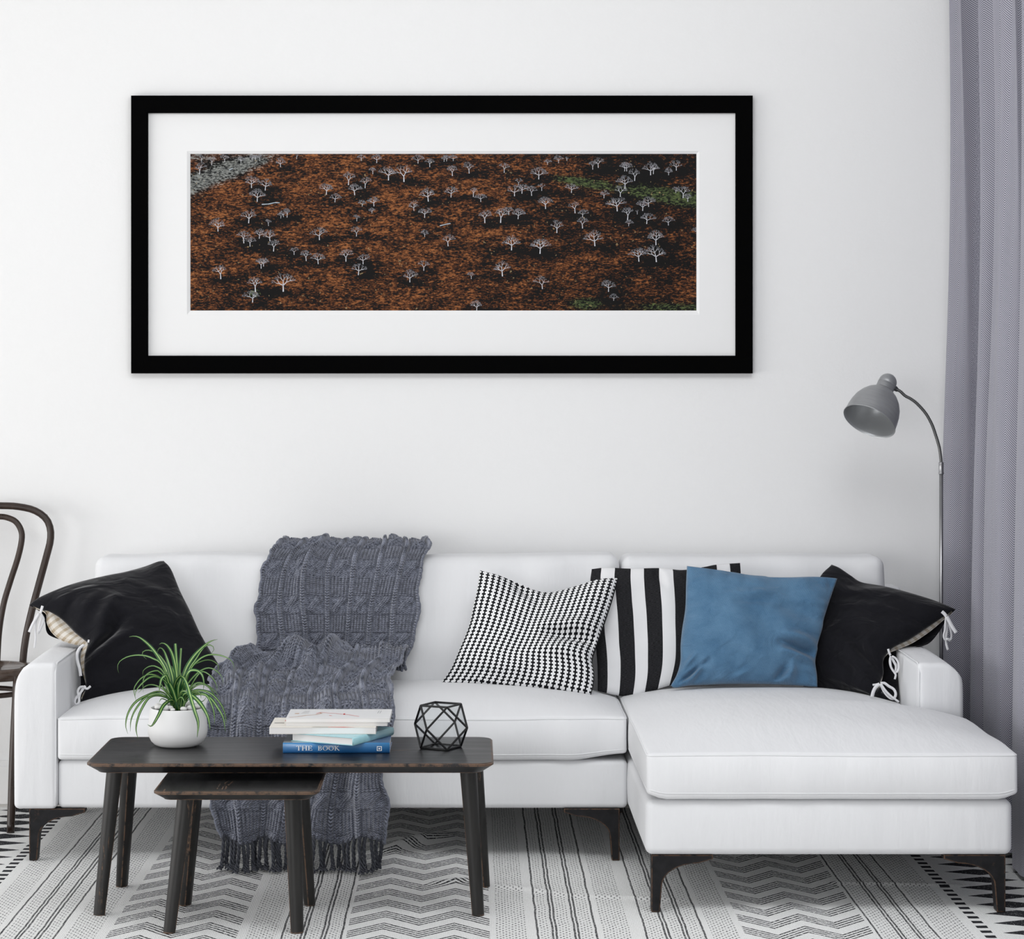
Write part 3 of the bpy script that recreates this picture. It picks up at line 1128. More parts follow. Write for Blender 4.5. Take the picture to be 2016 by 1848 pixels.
# ------------------------------------------------------------------ cushions
def edge3(px, Y0, Y1, n, bow=0.0):
    """outline points seen in the photograph -> evenly spaced 3D edge whose distance runs from Y0 to Y1"""
    c = catmull(np.array(px, float), n)
    t = np.linspace(0, 1, n)
    Y = Y0 + (Y1 - Y0) * t + bow * np.sin(PI * t)
    return np.stack([(c[:, 0] - VX) * Y / F, Y, EYE - (c[:, 1] - VY) * Y / F], 1)


def coons(top, bot, lef, rig):
    nu, nv = len(top), len(lef)
    u = np.linspace(0, 1, nu)[None, :, None]
    v = np.linspace(0, 1, nv)[:, None, None]
    S = (1 - v) * top[None] + v * bot[None] + (1 - u) * lef[:, None] + u * rig[:, None]
    S -= (1 - u) * (1 - v) * top[0] + u * (1 - v) * top[-1] + (1 - u) * v * bot[0] + u * v * bot[-1]
    return S


def sheet(S, h, toward=-1):
    """offset a patch by h along its normal, on the camera side (-1) or the wall side (+1)"""
    du = np.gradient(S, axis=1)
    dv = np.gradient(S, axis=0)
    n = np.cross(du, dv)
    # a stable overall direction, so that pinched corners do not flip
    m = n.mean((0, 1))
    m /= np.linalg.norm(m)
    if m[1] * toward < 0:
        m = -m
    nn = np.linalg.norm(n, axis=2, keepdims=True)
    n = n / np.maximum(nn, 1e-12)
    n = np.where((n @ m)[..., None] < 0, -n, n)
    n = .35 * n + .65 * m
    n /= np.linalg.norm(n, axis=2, keepdims=True)
    return S + n * h[..., None]


def cushion(name, label, mat, edges, depth, T=.15, folds=(), n=110, seed=1, group=None, wr=.0022, power=.42, parent=None, back_T=.35, piping=None, opening=None, cat='cushion', lump=1.0):
    """edges: dict of pixel outlines; depth: distances of the four corners (tl, tr, bl, br)"""
    dtl, dtr, dbl, dbr = depth
    top = edge3(edges['top'], dtl, dtr, n)
    bot = edge3(edges['bottom'], dbl, dbr, n)
    lef = edge3(edges['left'], dtl, dbl, n)
    rig = edge3(edges['right'], dtr, dbr, n)
    S = coons(top, bot, lef, rig)
    u, v = np.meshgrid(np.linspace(-1, 1, n), np.linspace(-1, 1, n))
    base = np.clip((1 - u ** 2) * (1 - v ** 2), 0, 1) ** power
    h = T * .5 * base * (1 + .10 * waves(u, v, seed, 2.2) * lump)
    U, Vv = (u + 1) / 2, (v + 1) / 2
    fade = np.clip((1 - np.abs(u)) * 14, 0, 1) * np.clip((1 - np.abs(v)) * 14, 0, 1)
    wv = waves(u, v, seed + 3, 9) * wr
    # small gathers running in from the seams
    wv += wr * 1.1 * np.sin(v * 21 + 3 * np.sin(v * 5 + seed)) * np.exp(-(1 - np.abs(u)) * 6) * (np.abs(v) < .98)
    wv += wr * 1.1 * np.sin(u * 19 + 3 * np.sin(u * 4 + seed)) * np.exp(-(1 - np.abs(v)) * 6)
    for f in folds:
        wv = wv + 1.9 * ridge(U, Vv, *f)
    hf = h + wv * fade
    front = sheet(S, hf, -1)
    back = sheet(S, h * back_T * 2 * .5 / .5, 1)
    V = np.vstack([front.reshape(-1, 3), back.reshape(-1, 3)])
    Fq = grid_faces(n, n)
    Fc = np.vstack([Fq, Fq[:, ::-1] + n * n])
    uv = np.stack([U, 1 - Vv], -1).reshape(-1, 2)
    uv = np.vstack([uv, uv])
    # weld front and back along the outline
    e = np.zeros((n, n), bool)
    e[0] = e[-1] = e[:, 0] = e[:, -1] = True
    remap = np.arange(2 * n * n)
    ids = np.where(e.ravel())[0]
    remap[ids + n * n] = ids
    Fc = remap[Fc]
    o = build(name, V, Fc, mat, parent, True, uv=uv)
    if parent is None:
        tag(o, label, cat, group)
    elif label:
        o['label'] = label
    return o, (top, bot, lef, rig)


def px(scale, ox, oy, pts):
    return [(x / scale + ox, y / scale + oy) for x, y in pts]


def charcoal():
    a = M('charcoal_brushed_cotton', (.004, .004, .006), .8, spec=.15, sheen=.25)
    a.b.inputs['Sheen Roughness'].default_value = .4
    n = a.noise(4.5, 2.0, .45, 'UV', stretch=(1, 1.8, 1), dist=.8)
    a.color(a.mix(n, (.0035, .0035, .0055), (.0085, .0085, .012)))
    return a.bump(n * 1.6 + a.noise(400, 1, .5) * .06, .6, .014).m


CHARCOAL = charcoal()


def plaid():
    a = M('beige_checked_ticking', (.7, .62, .5), .9, spec=.1)
    x, y, _ = a.xyz('UV')
    s1 = ((y * 20).fract().lt(.42))
    s2 = ((x * 16).fract().lt(.40))
    c = a.mix(s1 * .55 + s2 * .25 + a.noise(14, 2, .5, 'UV') * .15, (.76, .73, .68), (.42, .33, .22))
    a.color(c)
    return a.bump(a.noise(300, 1, .5), .2, .001).m


PLAID = plaid()
TAPE = M('white_cotton_tape', (.74, .74, .76), .85, spec=.15).m


def ribbon(points, w, parent, wd=(1, 0, 0), n=26, name='ribbon_tie', mb=None, twist=0):
    c = catmull(np.array(points, float), n)
    # width stays in the picture plane, across the tape
    t = np.gradient(c, axis=0)
    V, Fc = [], []
    m = len(c)
    for i in range(m):
        tt = t[i] / max(np.linalg.norm(t[i]), 1e-9)
        s = np.cross(tt, (0, 1, 0))
        s /= max(np.linalg.norm(s), 1e-9)
        s = s * math.cos(twist) + np.array([0, 1, 0]) * math.sin(twist)
        nn = np.cross(tt, s)
        for a, b in ((-1, -1), (1, -1), (1, 1), (-1, 1)):
            V.append(c[i] + s * a * w / 2 + nn * b * .0006)
    Fc = [tuple(f) for f in grid_faces(4, m, True)] + [(3, 2, 1, 0), tuple(range((m - 1) * 4, m * 4))]
    mb.add(V, Fc)


def open_cushion(label, top, bot, closed, flap, backflap, insert, depth, folds, open_side, seed, ties, T=.15):
    """a button-less cushion cover that gapes on one side over its ticking insert, held by white tape bows"""
    n = 110
    dtl, dtr, dbl, dbr = depth
    allp = np.array([P(x, y, dtl) for x, y in top] + [P(x, y, dbl) for x, y in bot])
    org = ((allp[:, 0].min() + allp[:, 0].max()) / 2, (dtl + dbr) / 2, allp[:, 2].min())
    root = thing('open_sided_cushion', label, 'cushion', org, 'charcoal cushions with white tape bows')
    u, v = np.meshgrid(np.linspace(-1, 1, n), np.linspace(-1, 1, n))
    U, Vv = (u + 1) / 2, (v + 1) / 2
    so = u if open_side > 0 else -u               # +1 at the open side
    fu = np.where(so > 0, np.clip(1 - so ** 2 * .985, 0, 1), 1 - so ** 2)
    h = T * .5 * (np.clip(fu, 0, 1) * np.clip(1 - v ** 2, 0, 1)) ** .42 * (1 + .08 * waves(u, v, seed, 2.2))
    wv = waves(u, v, seed + 3, 8) * .002
    for f in folds:
        wv = wv + 1.6 * ridge(U, Vv, *f)
    fade = np.clip((1 - np.abs(v)) * 12, 0, 1) * np.clip((1 + so) * 12, 0, 1)
    t3 = edge3(top, dtl, dtr, n)
    b3 = edge3(bot, dbl, dbr, n)

    def side(pts, a, b, off=0):
        e = edge3(pts, a, b, n)
        e[:, 1] += off * np.sin(PI * np.linspace(0, 1, n))
        return e
    if open_side < 0:
        lef, rig = side(flap, dtl, dbl), side(closed, dtr, dbr)
        lb = side(backflap, dtl, dbl, .035)
        li = side(insert, dtl, dbl, .012)
        Sf, Sb = coons(t3, b3, lef, rig), coons(t3, b3, lb, rig)
        Si = coons(t3, b3, li, rig)
    else:
        lef, rig = side(closed, dtl, dbl), side(flap, dtr, dbr)
        rb = side(backflap, dtr, dbr, .035)
        ri = side(insert, dtr, dbr, .012)
        Sf, Sb = coons(t3, b3, lef, rig), coons(t3, b3, lef, rb)
        Si = coons(t3, b3, lef, ri)
    front = sheet(Sf, h + wv * fade, -1)
    back = sheet(Sb, h * .5, 1)
    uv = np.stack([U, 1 - Vv], -1).reshape(-1, 2)
    V = np.vstack([front.reshape(-1, 3), back.reshape(-1, 3)])
    Fq = grid_faces(n, n)
    e = np.zeros((n, n), bool)
    e[0] = e[-1] = True
    if open_side < 0:
        e[:, -1] = True
    else:
        e[:, 0] = True
    remap = np.arange(2 * n * n)
    ids = np.where(e.ravel())[0]
    remap[ids + n * n] = ids
    cov = build('cover', V, remap[np.vstack([Fq, Fq[:, ::-1] + n * n])], CHARCOAL, root, True, uv=np.vstack([uv, uv]))
    md = cov.modifiers.new('cloth thickness', 'SOLIDIFY')
    md.thickness = .0016
    md.offset = 0
    # hem stitched along the front flap
    k = 6 if open_side < 0 else n - 7
    mb = MB()
    mb.add(*tube(front[4:-4, k] + np.array([0, -.0004, 0]), .0009, 5))
    mb.build('hem_stitch', CHARCOAL, root, True)
    # the insert fills the mouth of the cover
    m = 60
    keep = np.linspace(0, n - 1, m).astype(int)
    ui, vi = u[np.ix_(keep, keep)], v[np.ix_(keep, keep)]
    hi = (T * .44) * (np.clip(1 - ui ** 2, 0, 1) ** .5 * np.clip(1 - vi ** 2, 0, 1) ** .5)
    Si = Si[np.ix_(keep, keep)]
    # pull the insert inwards so that it shows only in the opening
    fi = sheet(Si, hi * .62 - .008 * (1 - np.clip(1 - np.abs(ui), 0, 1)), -1)
    bi = sheet(Si, hi * .3, 1)
    uvi = uv.reshape(n, n, 2)[np.ix_(keep, keep)].reshape(-1, 2)
    q = grid_faces(m, m)
    cut = slice(0, m // 2) if open_side < 0 else slice(m // 2, m)
    sel = np.zeros((m - 1, m - 1), bool)
    if open_side < 0:
        sel[2:-2, :m * 5 // 10] = True
    else:
        sel[2:-2, m * 5 // 10:] = True
    q = q[sel.ravel()]
    build('insert', np.vstack([fi.reshape(-1, 3), bi.reshape(-1, 3)]), np.vstack([q, q[:, ::-1] + m * m]), PLAID, root, True, uv=np.vstack([uvi, uvi]), label='beige checked inner cushion showing in the opening')
    for group_ in ties:
        mb = MB()
        for pts, w, Y, tw in group_:
            ribbon([P(x, y, Y + dy) for (x, y, dy) in [(p[0], p[1], p[2] if len(p) > 2 else 0) for p in pts]], w, root, mb=mb, twist=tw)
        mb.build('ribbon_tie', TAPE, root, True, label='white cotton tape tied in a bow')
    return root


# left hand dark cushion
c1 = lambda pts: px(3.554, 0, 960, pts)
c1t = c1([(205, 820), (260, 780), (380, 730), (500, 690), (700, 640), (850, 608), (1000, 562), (1100, 520), (1145, 512)])
c1r = c1([(1145, 512), (1200, 580), (1262, 740), (1330, 880), (1400, 1035), (1500, 1200), (1620, 1372)])
c1b = c1([(560, 1510), (700, 1475), (900, 1440), (1150, 1420), (1400, 1400), (1620, 1372)])
c1f = c1([(205, 820), (290, 865), (350, 880), (440, 935), (520, 1020), (600, 1085), (612, 1110), (592, 1190), (590, 1290), (600, 1385), (590, 1440), (560, 1510)])
c1k = c1([(205, 820), (280, 868), (308, 930), (318, 1010), (360, 1045), (470, 1080), (550, 1110), (560, 1200), (556, 1300), (560, 1400), (556, 1470), (560, 1510)])
c1i = c1([(205, 820), (315, 872), (325, 940), (360, 1010), (430, 1065), (520, 1092), (575, 1100), (560, 1180), (568, 1260), (590, 1340), (600, 1400), (575, 1450), (560, 1510)])
z7 = lambda pts: [(x / 8.04 + 40, y / 8.04 + 1170) for x, y in pts]
tA1 = [(z7([(352, 180), (335, 235), (318, 292)]), .0085, 7.84, 0), (z7([(300, 300), (245, 380), (190, 480), (140, 595)]), .009, 7.85, 0),
       (z7([(305, 305), (250, 420), (238, 560), (240, 700), (222, 850)]), .0065, 7.86, .4), (z7([(330, 310), (372, 400), (330, 520), (280, 620), (300, 480), (335, 360)]), .007, 7.87, .5)]
tA2 = [(z7([(1085, 715), (1075, 760)]), .006, 7.77, 0), (z7([(1010, 795), (940, 850), (900, 940), (905, 1050), (940, 1180), (955, 1290)]), .0095, 7.765, .25)]
tA3 = [(z7([(1010, 1460), (950, 1465), (910, 1530), (925, 1620), (930, 1700), (890, 1740), (860, 1710), (880, 1640), (940, 1570), (1000, 1490), (1030, 1445)]), .0075, 7.735, .25),
       (z7([(1010, 1475), (1060, 1490), (1112, 1450)]), .007, 7.73, 0), (z7([(1000, 1450), (940, 1600), (925, 1725)]), .007, 7.738, 0)]
open_cushion('charcoal square cushion with white tape bows leaning on the left sofa arm', c1t, c1b, c1r, c1f, c1k, c1i,
             (7.93, 8.13, 7.82, 7.88),
             [(.02, .60, .42, .30, .05, .016), (.03, .66, .40, .47, .028, -.016), (.03, .72, .38, .60, .04, .014), (.05, .38, .35, .22, .04, .006), (.02, .30, .22, .16, .03, -.006), (.10, .82, .40, .74, .05, -.006), (.55, .08, .95, .40, .06, .004)],
             -1, 4, (tA1, tA2, tA3))

# right hand dark cushion
c4 = lambda pts: px(3.0545, 1300, 1040, pts)
c2t = c4([(1030, 218), (1080, 240), (1150, 290), (1220, 335), (1350, 360), (1500, 397), (1650, 440), (1775, 485)])
c2l = c4([(1030, 218), (960, 300), (930, 420), (900, 560), (880, 700), (870, 850), (860, 960)])
c2b = c4([(860, 960), (1000, 985), (1150, 1000), (1290, 1015), (1425, 1040)])
c2f = c4([(1775, 485), (1720, 530), (1600, 612), (1500, 680), (1430, 715), (1385, 745), (1350, 800), (1345, 880), (1325, 945), (1320, 1000), (1425, 1040)])
c2k = c4([(1775, 485), (1730, 530), (1690, 610), (1625, 690), (1540, 715), (1450, 740), (1440, 800), (1432, 880), (1432, 960), (1432, 1010), (1425, 1040)])
c2i = c4([(1775, 485), (1718, 532), (1625, 612), (1525, 680), (1440, 718), (1372, 748), (1335, 800), (1338, 880), (1320, 945), (1325, 1000), (1425, 1040)])
z8 = lambda pts: [(x / 8.033 + 1690, y / 8.033 + 1170) for x, y in pts]
tB1 = [(z8([(1320, 270), (1355, 300), (1392, 345)]), .0105, 7.86, 0), (z8([(1398, 350), (1440, 430), (1490, 520), (1545, 605)]), .0115, 7.85, 0),
       (z8([(1390, 350), (1378, 450), (1372, 560), (1350, 650), (1370, 710), (1420, 700)]), .0075, 7.86, .2), (z8([(1400, 400), (1400, 560), (1385, 700), (1395, 800), (1418, 880)]), .0075, 7.87, 0),
       (z8([(1420, 440), (1460, 560), (1475, 660), (1450, 735), (1420, 690)]), .0075, 7.88, .2)]
tB2 = [(z8([(470, 860), (485, 910), (505, 960)]), .007, 7.78, 0), (z8([(510, 970), (495, 1060), (520, 1160), (580, 1235), (630, 1190), (632, 1090), (590, 1010), (530, 975)]), .0065, 7.77, .35),
       (z8([(520, 980), (560, 1060), (595, 1130), (590, 1215)]), .0085, 7.775, .2), (z8([(500, 1000), (515, 1140), (560, 1220), (590, 1270), (575, 1340)]), .0065, 7.765, .2)]
tB3 = [(z8([(225, 1430), (270, 1425), (330, 1412)]), .0065, 7.70, 0), (z8([(335, 1412), (270, 1470), (235, 1540), (215, 1620)]), .011, 7.69, 0),
       (z8([(350, 1410), (400, 1520), (470, 1610), (550, 1650), (590, 1580), (560, 1500), (480, 1450), (410, 1400), (350, 1405)]), .0085, 7.69, .3),
       (z8([(360, 1420), (430, 1520), (520, 1610), (640, 1700)]), .0065, 7.685, 0)]
open_cushion('charcoal square cushion with white tape bows leaning on the right sofa arm', c2t, c2b, c2l, c2f, c2k, c2i,
             (8.13, 7.96, 7.98, 7.78),
             [(.40, .30, .95, .66, .06, .006), (.55, .55, .98, .72, .035, -.012), (.50, .70, .97, .84, .04, .010), (.1, .2, .6, .1, .05, .004), (.15, .3, .75, .25, .04, .003)],
             1, 8, (tB1, tB2, tB3))


# black and white striped cushion
def stripes():
    a = M('black_white_striped_linen', (.8, .8, .8), .85, spec=.15)
    x, y, _ = a.xyz('UV')
    thr = a.noise(240, 2, .6, 'UV', stretch=(.25, 2.2, 1))
    x = x + (a.noise(3, 1, .5, 'UV') - .5) * .012
    s = ((x - .155) * (1 / .193)).fract().lt(.535)
    blk = a.mix(thr.ramp(.35, .75), (.0045, .0045, .0055), (.040, .040, .044))
    a.color(a.mix(s, (.78, .78, .79), blk))
    return a.bump(thr * .6 + a.noise(12, 3, .5, 'UV') * 1.2, .25, .003).m


c3 = lambda pts: px(3.5536, 840, 1040, pts)
cushion('striped_cushion', 'wide black and white striped cushion standing behind the blue one', stripes(), {
    'top': [(1165, 1120), (1195, 1117), (1240, 1119), (1300, 1118), (1340, 1122), (1385, 1116), (1412, 1111), (1457, 1108)],
    'left': [(1165, 1120), (1162, 1150), (1166, 1200), (1172, 1260), (1176, 1310), (1177, 1360)],
    'bottom': [(1177, 1360), (1217, 1369), (1248, 1370), (1279, 1362), (1332, 1346), (1440, 1330)],
    'right': [(1457, 1108), (1460, 1160), (1458, 1220), (1455, 1290), (1440, 1330)]},
    (8.10, 8.13, 7.95, 7.99), T=.11, seed=21, wr=.0016,
    folds=[(.42, .0, .47, .16, .03, -.008), (.55, .0, .62, .12, .03, .006), (.05, .5, .3, .75, .06, -.004)], group=None)


# small cross pattern cushion
def crosses():
    a = M('black_cross_woven_white_cotton', (.8, .8, .8), .85, spec=.15)
    x, y, _ = a.xyz('UV')
    X = x * 23.5
    col = X.floor()
    fx = (X.fract() - .5).abs()
    Y = y * 33.5 + x * 3.0
    fy = (Y.fract() - .5).abs()
    stem = fx.lt(.125)
    bar = fx.lt(.345) * fy.lt(.24)
    s = stem.max(bar)
    a.color(a.mix(s, (.80, .80, .81), (.005, .005, .007)))
    return a.bump(s * .6 + a.noise(10, 3, .5, 'UV') * 1.0, .3, .003).m


cushion('cross_pattern_cushion', 'white cushion woven with rows of small black crosses, tilted left on the seat', crosses(), {
    'top': c3([(370, 292), (500, 330), (650, 392), (780, 448), (900, 452), (1050, 412), (1200, 362), (1342, 345)]),
    'left': c3([(370, 292), (352, 420), (322, 560), (290, 700), (225, 860), (160, 1000), (88, 1092)]),
    'bottom': c3([(88, 1092), (400, 1102), (700, 1120), (900, 1140), (1150, 1164)]),
    'right': c3([(1342, 345), (1300, 500), (1235, 700), (1182, 850), (1160, 930), (1172, 1010), (1168, 1090), (1150, 1164)])},
    (8.04, 8.02, 7.90, 7.84), T=.17, seed=33, wr=.0030,
    folds=[(.62, .50, 1.0, .60, .05, -.018), (.55, .42, .98, .46, .05, .010), (.6, .66, 1.0, .72, .05, .010), (.25, .02, .45, .16, .04, -.012), (.42, .0, .40, .2, .04, .008), (.78, .62, .98, .62, .03, .006), (.1, .88, .5, .94, .05, -.006)])


# blue cushion
def bluecloth():
    a = M('washed_blue_canvas', (.10, .20, .34), .9, spec=.12, sheen=.25)
    w1 = a.noise(330, 1, .5, 'UV', stretch=(1, .4, 1), rot=(0, 0, .7))
    x, y, _ = a.xyz('UV')
    tw = ((x + y * .6) * 420).sin() * .5 + .5
    n = a.noise(5, 4, .6, 'UV')
    fade = a.mix((n * .6 + w1 * .4).ramp(.32, .68), (.050, .125, .225), (.115, .225, .350))
    a.color(fade)
    return a.bump(tw * .09 + w1 * .15 + a.noise(7, 3, .5, 'UV', dist=1.0) * 3.0, .5, .006).m


cushion('blue_cushion', 'plain washed-blue square cushion leaning in front of the striped one on the chaise', bluecloth(), {
    'top': c4([(160, 225), (300, 243), (420, 262), (540, 282), (620, 288), (660, 294), (800, 295), (950, 291), (1065, 300)]),
    'left': c4([(160, 225), (155, 330), (150, 480), (132, 600), (122, 700), (120, 800), (98, 880), (62, 945)]),
    'bottom': c4([(62, 945), (90, 958), (170, 945), (270, 940), (400, 935), (600, 935), (700, 938), (840, 945), (945, 953)]),
    'right': c4([(1065, 300), (1030, 400), (985, 540), (975, 600), (948, 690), (945, 730), (932, 800), (942, 880), (945, 953)])},
    (7.96, 7.98, 7.86, 7.85), T=.17, seed=46, wr=.0040,
    folds=[(.30, .22, .62, .16, .035, .005), (.35, .28, .6, .27, .03, -.005), (.72, .64, 1.0, .74, .035, -.020), (.74, .57, 1.0, .64, .04, .014), (.74, .72, 1.0, .82, .03, .012), (.05, .95, .20, .80, .022, -.016), (.12, .98, .17, .80, .022, .014), (.70, .98, .77, .86, .03, -.016), (.78, .98, .82, .84, .035, .012), (.02, .85, .10, .74, .025, .010), (.60, .28, .95, .40, .07, -.010), (.2, .62, .5, .7, .05, .004), (.42, .98, .5, .9, .03, .005)])


# ------------------------------------------------------------------ knitted throw
def build_throw():
    st = np.array([
        # distance, height, left x, right x
        (8.485, .76, -.62, -.17), (8.480, .86, -.63, -.165), (8.44, .920, -.63, -.160), (8.36, .936, -.637, -.156), (8.275, .925, -.655, -.155), (8.200, .875, -.695, -.165),
        (8.145, .760, -.712, -.178), (8.105, .630, -.706, -.190), (8.060, .545, -.690, -.208), (7.995, .530, -.690, -.215),
        (7.945, .585, -.725, -.220), (7.885, .592, -.765, -.222), (7.815, .552, -.800, -.235), (7.70, .530, -.818, -.245), (7.575, .505, -.818, -.250),
        (7.495, .465, -.812, -.250), (7.462, .395, -.808, -.250), (7.450, .300, -.806, -.252), (7.440, .200, -.790, -.262), (7.425, .100, -.770, -.286)])
    nv, nu = 1250, 420
    c = catmull(st, 2000)
    d = np.r_[0, np.cumsum(np.hypot(np.diff(c[:, 0]), np.diff(c[:, 1])))]
    L = d[-1]
    s = np.linspace(0, L, nv)
    c = np.stack([np.interp(s, d, c[:, k]) for k in range(4)], 1)
    sid = np.array([s[np.argmin((c[:, 0] - a[0]) ** 2 + (c[:, 1] - a[1]) ** 2)] for a in st])   # arc length of each station
    u = np.linspace(0, 1, nu)[None, :]
    v = s[:, None]
    Yc, Zc = c[:, 0][:, None], c[:, 1][:, None]
    t = np.gradient(c[:, :2], axis=0)
    t /= np.linalg.norm(t, axis=1, keepdims=True)
    nrm = np.stack([t[:, 1], -t[:, 0]], 1)               # in (Y, Z): outwards
    # travelling over the back the outward side is up, down the front it is towards the room
    nY, nZ = nrm[:, 0][:, None], nrm[:, 1][:, None]
    if nY[nv // 3, 0] > 0:
        nY, nZ = -nY, -nZ
    XL, XR = c[:, 2][:, None], c[:, 3][:, None]
    eL, eR = np.exp(-u / .05), np.exp(-(1 - u) / .05)
    X = XL + (XR - XL) * u + eL * (.004 * np.sin(v * 50) + .003 * np.sin(v * 91 + 1)) + eR * (.004 * np.sin(v * 52 + 2) + .005 * np.sin(v * 23))
    X = X + .007 * np.sin(v * 9 + 1) * np.sin(u * 5) + .004 * np.sin(v * 17 + u * 9)
    z_seat = smoothstep(sid[9], sid[12], v)
    z_drop = smoothstep(sid[14], sid[16], v)
    z_back = 1 - smoothstep(sid[8], sid[10], v)
    # folds of the whole cloth
    o = .006 * (1 + waves(u * 3, v * 2, 12, 3)) * .7
    # back: a pleat lying over a quarter of the width
    pc = .215 + .03 * np.sin(v * 5)
    z_pl = z_back * (.35 + .65 * smoothstep(sid[4], sid[6], v))
    o = o + z_pl * .024 * np.exp(-((u - pc - .045) / .055) ** 2) - z_pl * .006 * np.exp(-((u - pc + .03) / .02) ** 2)
    o = o + z_back * .006 * np.sin(u * 24 + 2 * np.sin(v * 6))
    sv = (v - sid[9]) / (sid[15] - sid[9])               # 0..1 along the seat
    # seat: the bunch across the crease, then diagonal ridges
    bun = np.exp(-((v - sid[10] - .04) / .07) ** 2)
    o = o + bun * (.012 * np.sin(u * 13 + 1) - .010 * smoothstep(.55, 1.0, u) + .016 * np.exp(-((u - .38) / .07) ** 2) - .022 * np.exp(-((u - .12) / .12) ** 2))
    for (u0, a, u1, b, w, h) in ((.16, .05, .60, .45, .05, .045), (.62, .02, .44, .70, .040, .046), (.04, .12, .16, 1.0, .035, .034), (.27, .15, .20, 1.1, .035, .034), (.36, .5, .33, 1.15, .03, .018),
                                 (.74, .25, .66, 1.0, .035, .024), (.88, .15, .84, .9, .04, .026), (.97, .2, .99, .9, .03, .018), (.52, .1, .95, .26, .03, .024)):
        o = o + ridge(u, np.clip(sv, -1, 2), u0, a, u1, b, w, h) * (sv > -.2)
    o = o + np.where((sv > 0) & (sv < 1), .010, .0)
    # drop: long hanging pleats
    pl = .5 + .5 * np.cos(2 * PI * (u * 4.3 + .15 * np.sin(v * 4) + .2))
    o = o + z_drop * (.050 * pl ** 1.3 + .004)
    pl2 = np.exp(-((u - .90 + .12 * (1 - smoothstep(sid[16], sid[19], v))) / .045) ** 2)
    o = o + z_drop * .04 * pl2
    # keep the cloth from sinking into the cushions
    o = np.maximum(o, .001)
    # the knit itself
    cols = 7.0
    a = u * cols + 0.0 * v
    fa = a - np.floor(a + .5)                            # -.5..+.5 about a braid line
    per = .122
    b = v / per
    fb = b - np.floor(b)
    K = np.zeros((nv, nu))
    braid = np.clip(1 - (fa / .105) ** 2, 0, 1)
    stitch = .0065
    vee = np.abs(np.sin(PI * (v / (stitch * 1.5) + np.abs(fa) * 4.2)))
    K = np.maximum(K, braid ** .45 * (.0084 + .0040 * vee) - .0030 * np.exp(-(fa / .014) ** 2) * (braid > 0))
    tt = (np.mod(a, 1) - .15) / .70
    inside = np.clip(np.minimum(tt, 1 - tt) * 14, 0, 1)
    rib_zone = smoothstep(.035, .05, fb) * (1 - smoothstep(.46, .475, fb))
    cab_zone = smoothstep(.535, .55, fb) * (1 - smoothstep(.955, .97, fb))
    gar = 1 - np.clip(rib_zone + cab_zone, 0, 1)
    ribs = np.abs(np.sin(PI * 5 * tt))
    rv = np.abs(np.sin(PI * (v / (stitch * 1.15) + np.abs(np.mod(tt * 5, 1) - .5) * 1.2)))
    K = np.maximum(K, inside * rib_zone * (ribs ** .6 * .0062 + .0018 * rv * ribs))
    sc = np.clip((fb - .55) / .40, 0, 1)
    for sg in (1, -1):
        cc = .5 + sg * .26 * np.cos(PI * sc)
        q = (tt - cc) / .27
        bump_ = np.clip(1 - q ** 2, 0, 1)
        sub = np.abs(np.sin(PI * 1.5 * (q + 1)))
        hgt = (.0098 if sg > 0 else .0040) * bump_ ** .5 * (.55 + .45 * sub ** .6)
        hgt = hgt + .0014 * np.abs(np.sin(PI * (v / stitch + q * .8))) * (bump_ > 0)
        K = np.maximum(K, inside * cab_zone * hgt)
    bars = np.abs(np.sin(PI * v / (stitch * 1.55)))
    dash = .45 + .55 * np.abs(np.sin(PI * a * 7))
    K = np.maximum(K, gar * inside * .0075 * bars ** .7 * dash)
    purl = .0013 * np.abs(np.sin(PI * v / .0055)) * np.abs(np.sin(PI * a * 12))
    K = np.maximum(K, purl)
    K = K * 1.65
    off = o + K
    # a little sideways shift so that ridges lean
    Xf = X + .010 * np.sin(v * 15 + u * 6) * (sv > 0) * np.clip(sv * 3, 0, 1)
    Yf = Yc + nY * off
    Zf = Zc + nZ * off
    hem = smoothstep(sid[18], sid[19], v)
    Zf = Zf + hem * (.012 * np.sin(u * 22 + 1) - .006)
    Zf = Zf + (v >= sid[14]) * 0
    V = np.stack([Xf, Yf, Zf], -1).reshape(-1, 3)
    yarn = M('heathered_slate_wool', (.10, .105, .125), .95, spec=.08, sheen=.35)
    f1 = yarn.noise(330, 1, .5)
    stitch_shade = yarn.attr('mask')[0]                 # light and dark stitch tones painted in to strengthen the knit's shading
    yarn.color(yarn.mix((stitch_shade * .75 + f1 * .5 - .12).ramp(.22, .85), (.035, .038, .052), (.29, .31, .38)))
    yarn.bump(f1, .35, .001)
    root = thing('knitted_throw', 'slate grey cable-knit throw draped over the sofa back and seat', 'throw', ((-.81 - .25) / 2, 7.42, .01))
    uvs = np.stack([np.broadcast_to(u, (nv, nu)), np.broadcast_to(v, (nv, nu))], -1).reshape(-1, 2)
    q1 = np.abs(np.sin(PI * (v / .0088 + np.abs(fa) * 5.5)))
    q2 = np.abs(np.sin(PI * (v / .0065 + np.abs(np.mod(tt * 5, 1) - .5) * 1.4)))
    stitch_shade_v = np.where(np.broadcast_to(braid > 0, (nv, nu)), q1, q2 * .8 + .05)
    rs = np.random.RandomState(9).rand(nv // 5 + 1, nu // 5 + 1).repeat(5, 0).repeat(5, 1)[:nv, :nu]
    stitch_shade_v = np.clip(stitch_shade_v * .7 + .1 + (rs - .5) * .25, 0, 1).ravel()
    build('knitted_cloth', V, grid_faces(nu, nv)[:, ::-1], yarn.m, root, True, uv=uvs, attrs=np.stack([stitch_shade_v, stitch_shade_v, stitch_shade_v, np.ones_like(stitch_shade_v)], 1))
    Vg = V.reshape(nv, nu, 3)
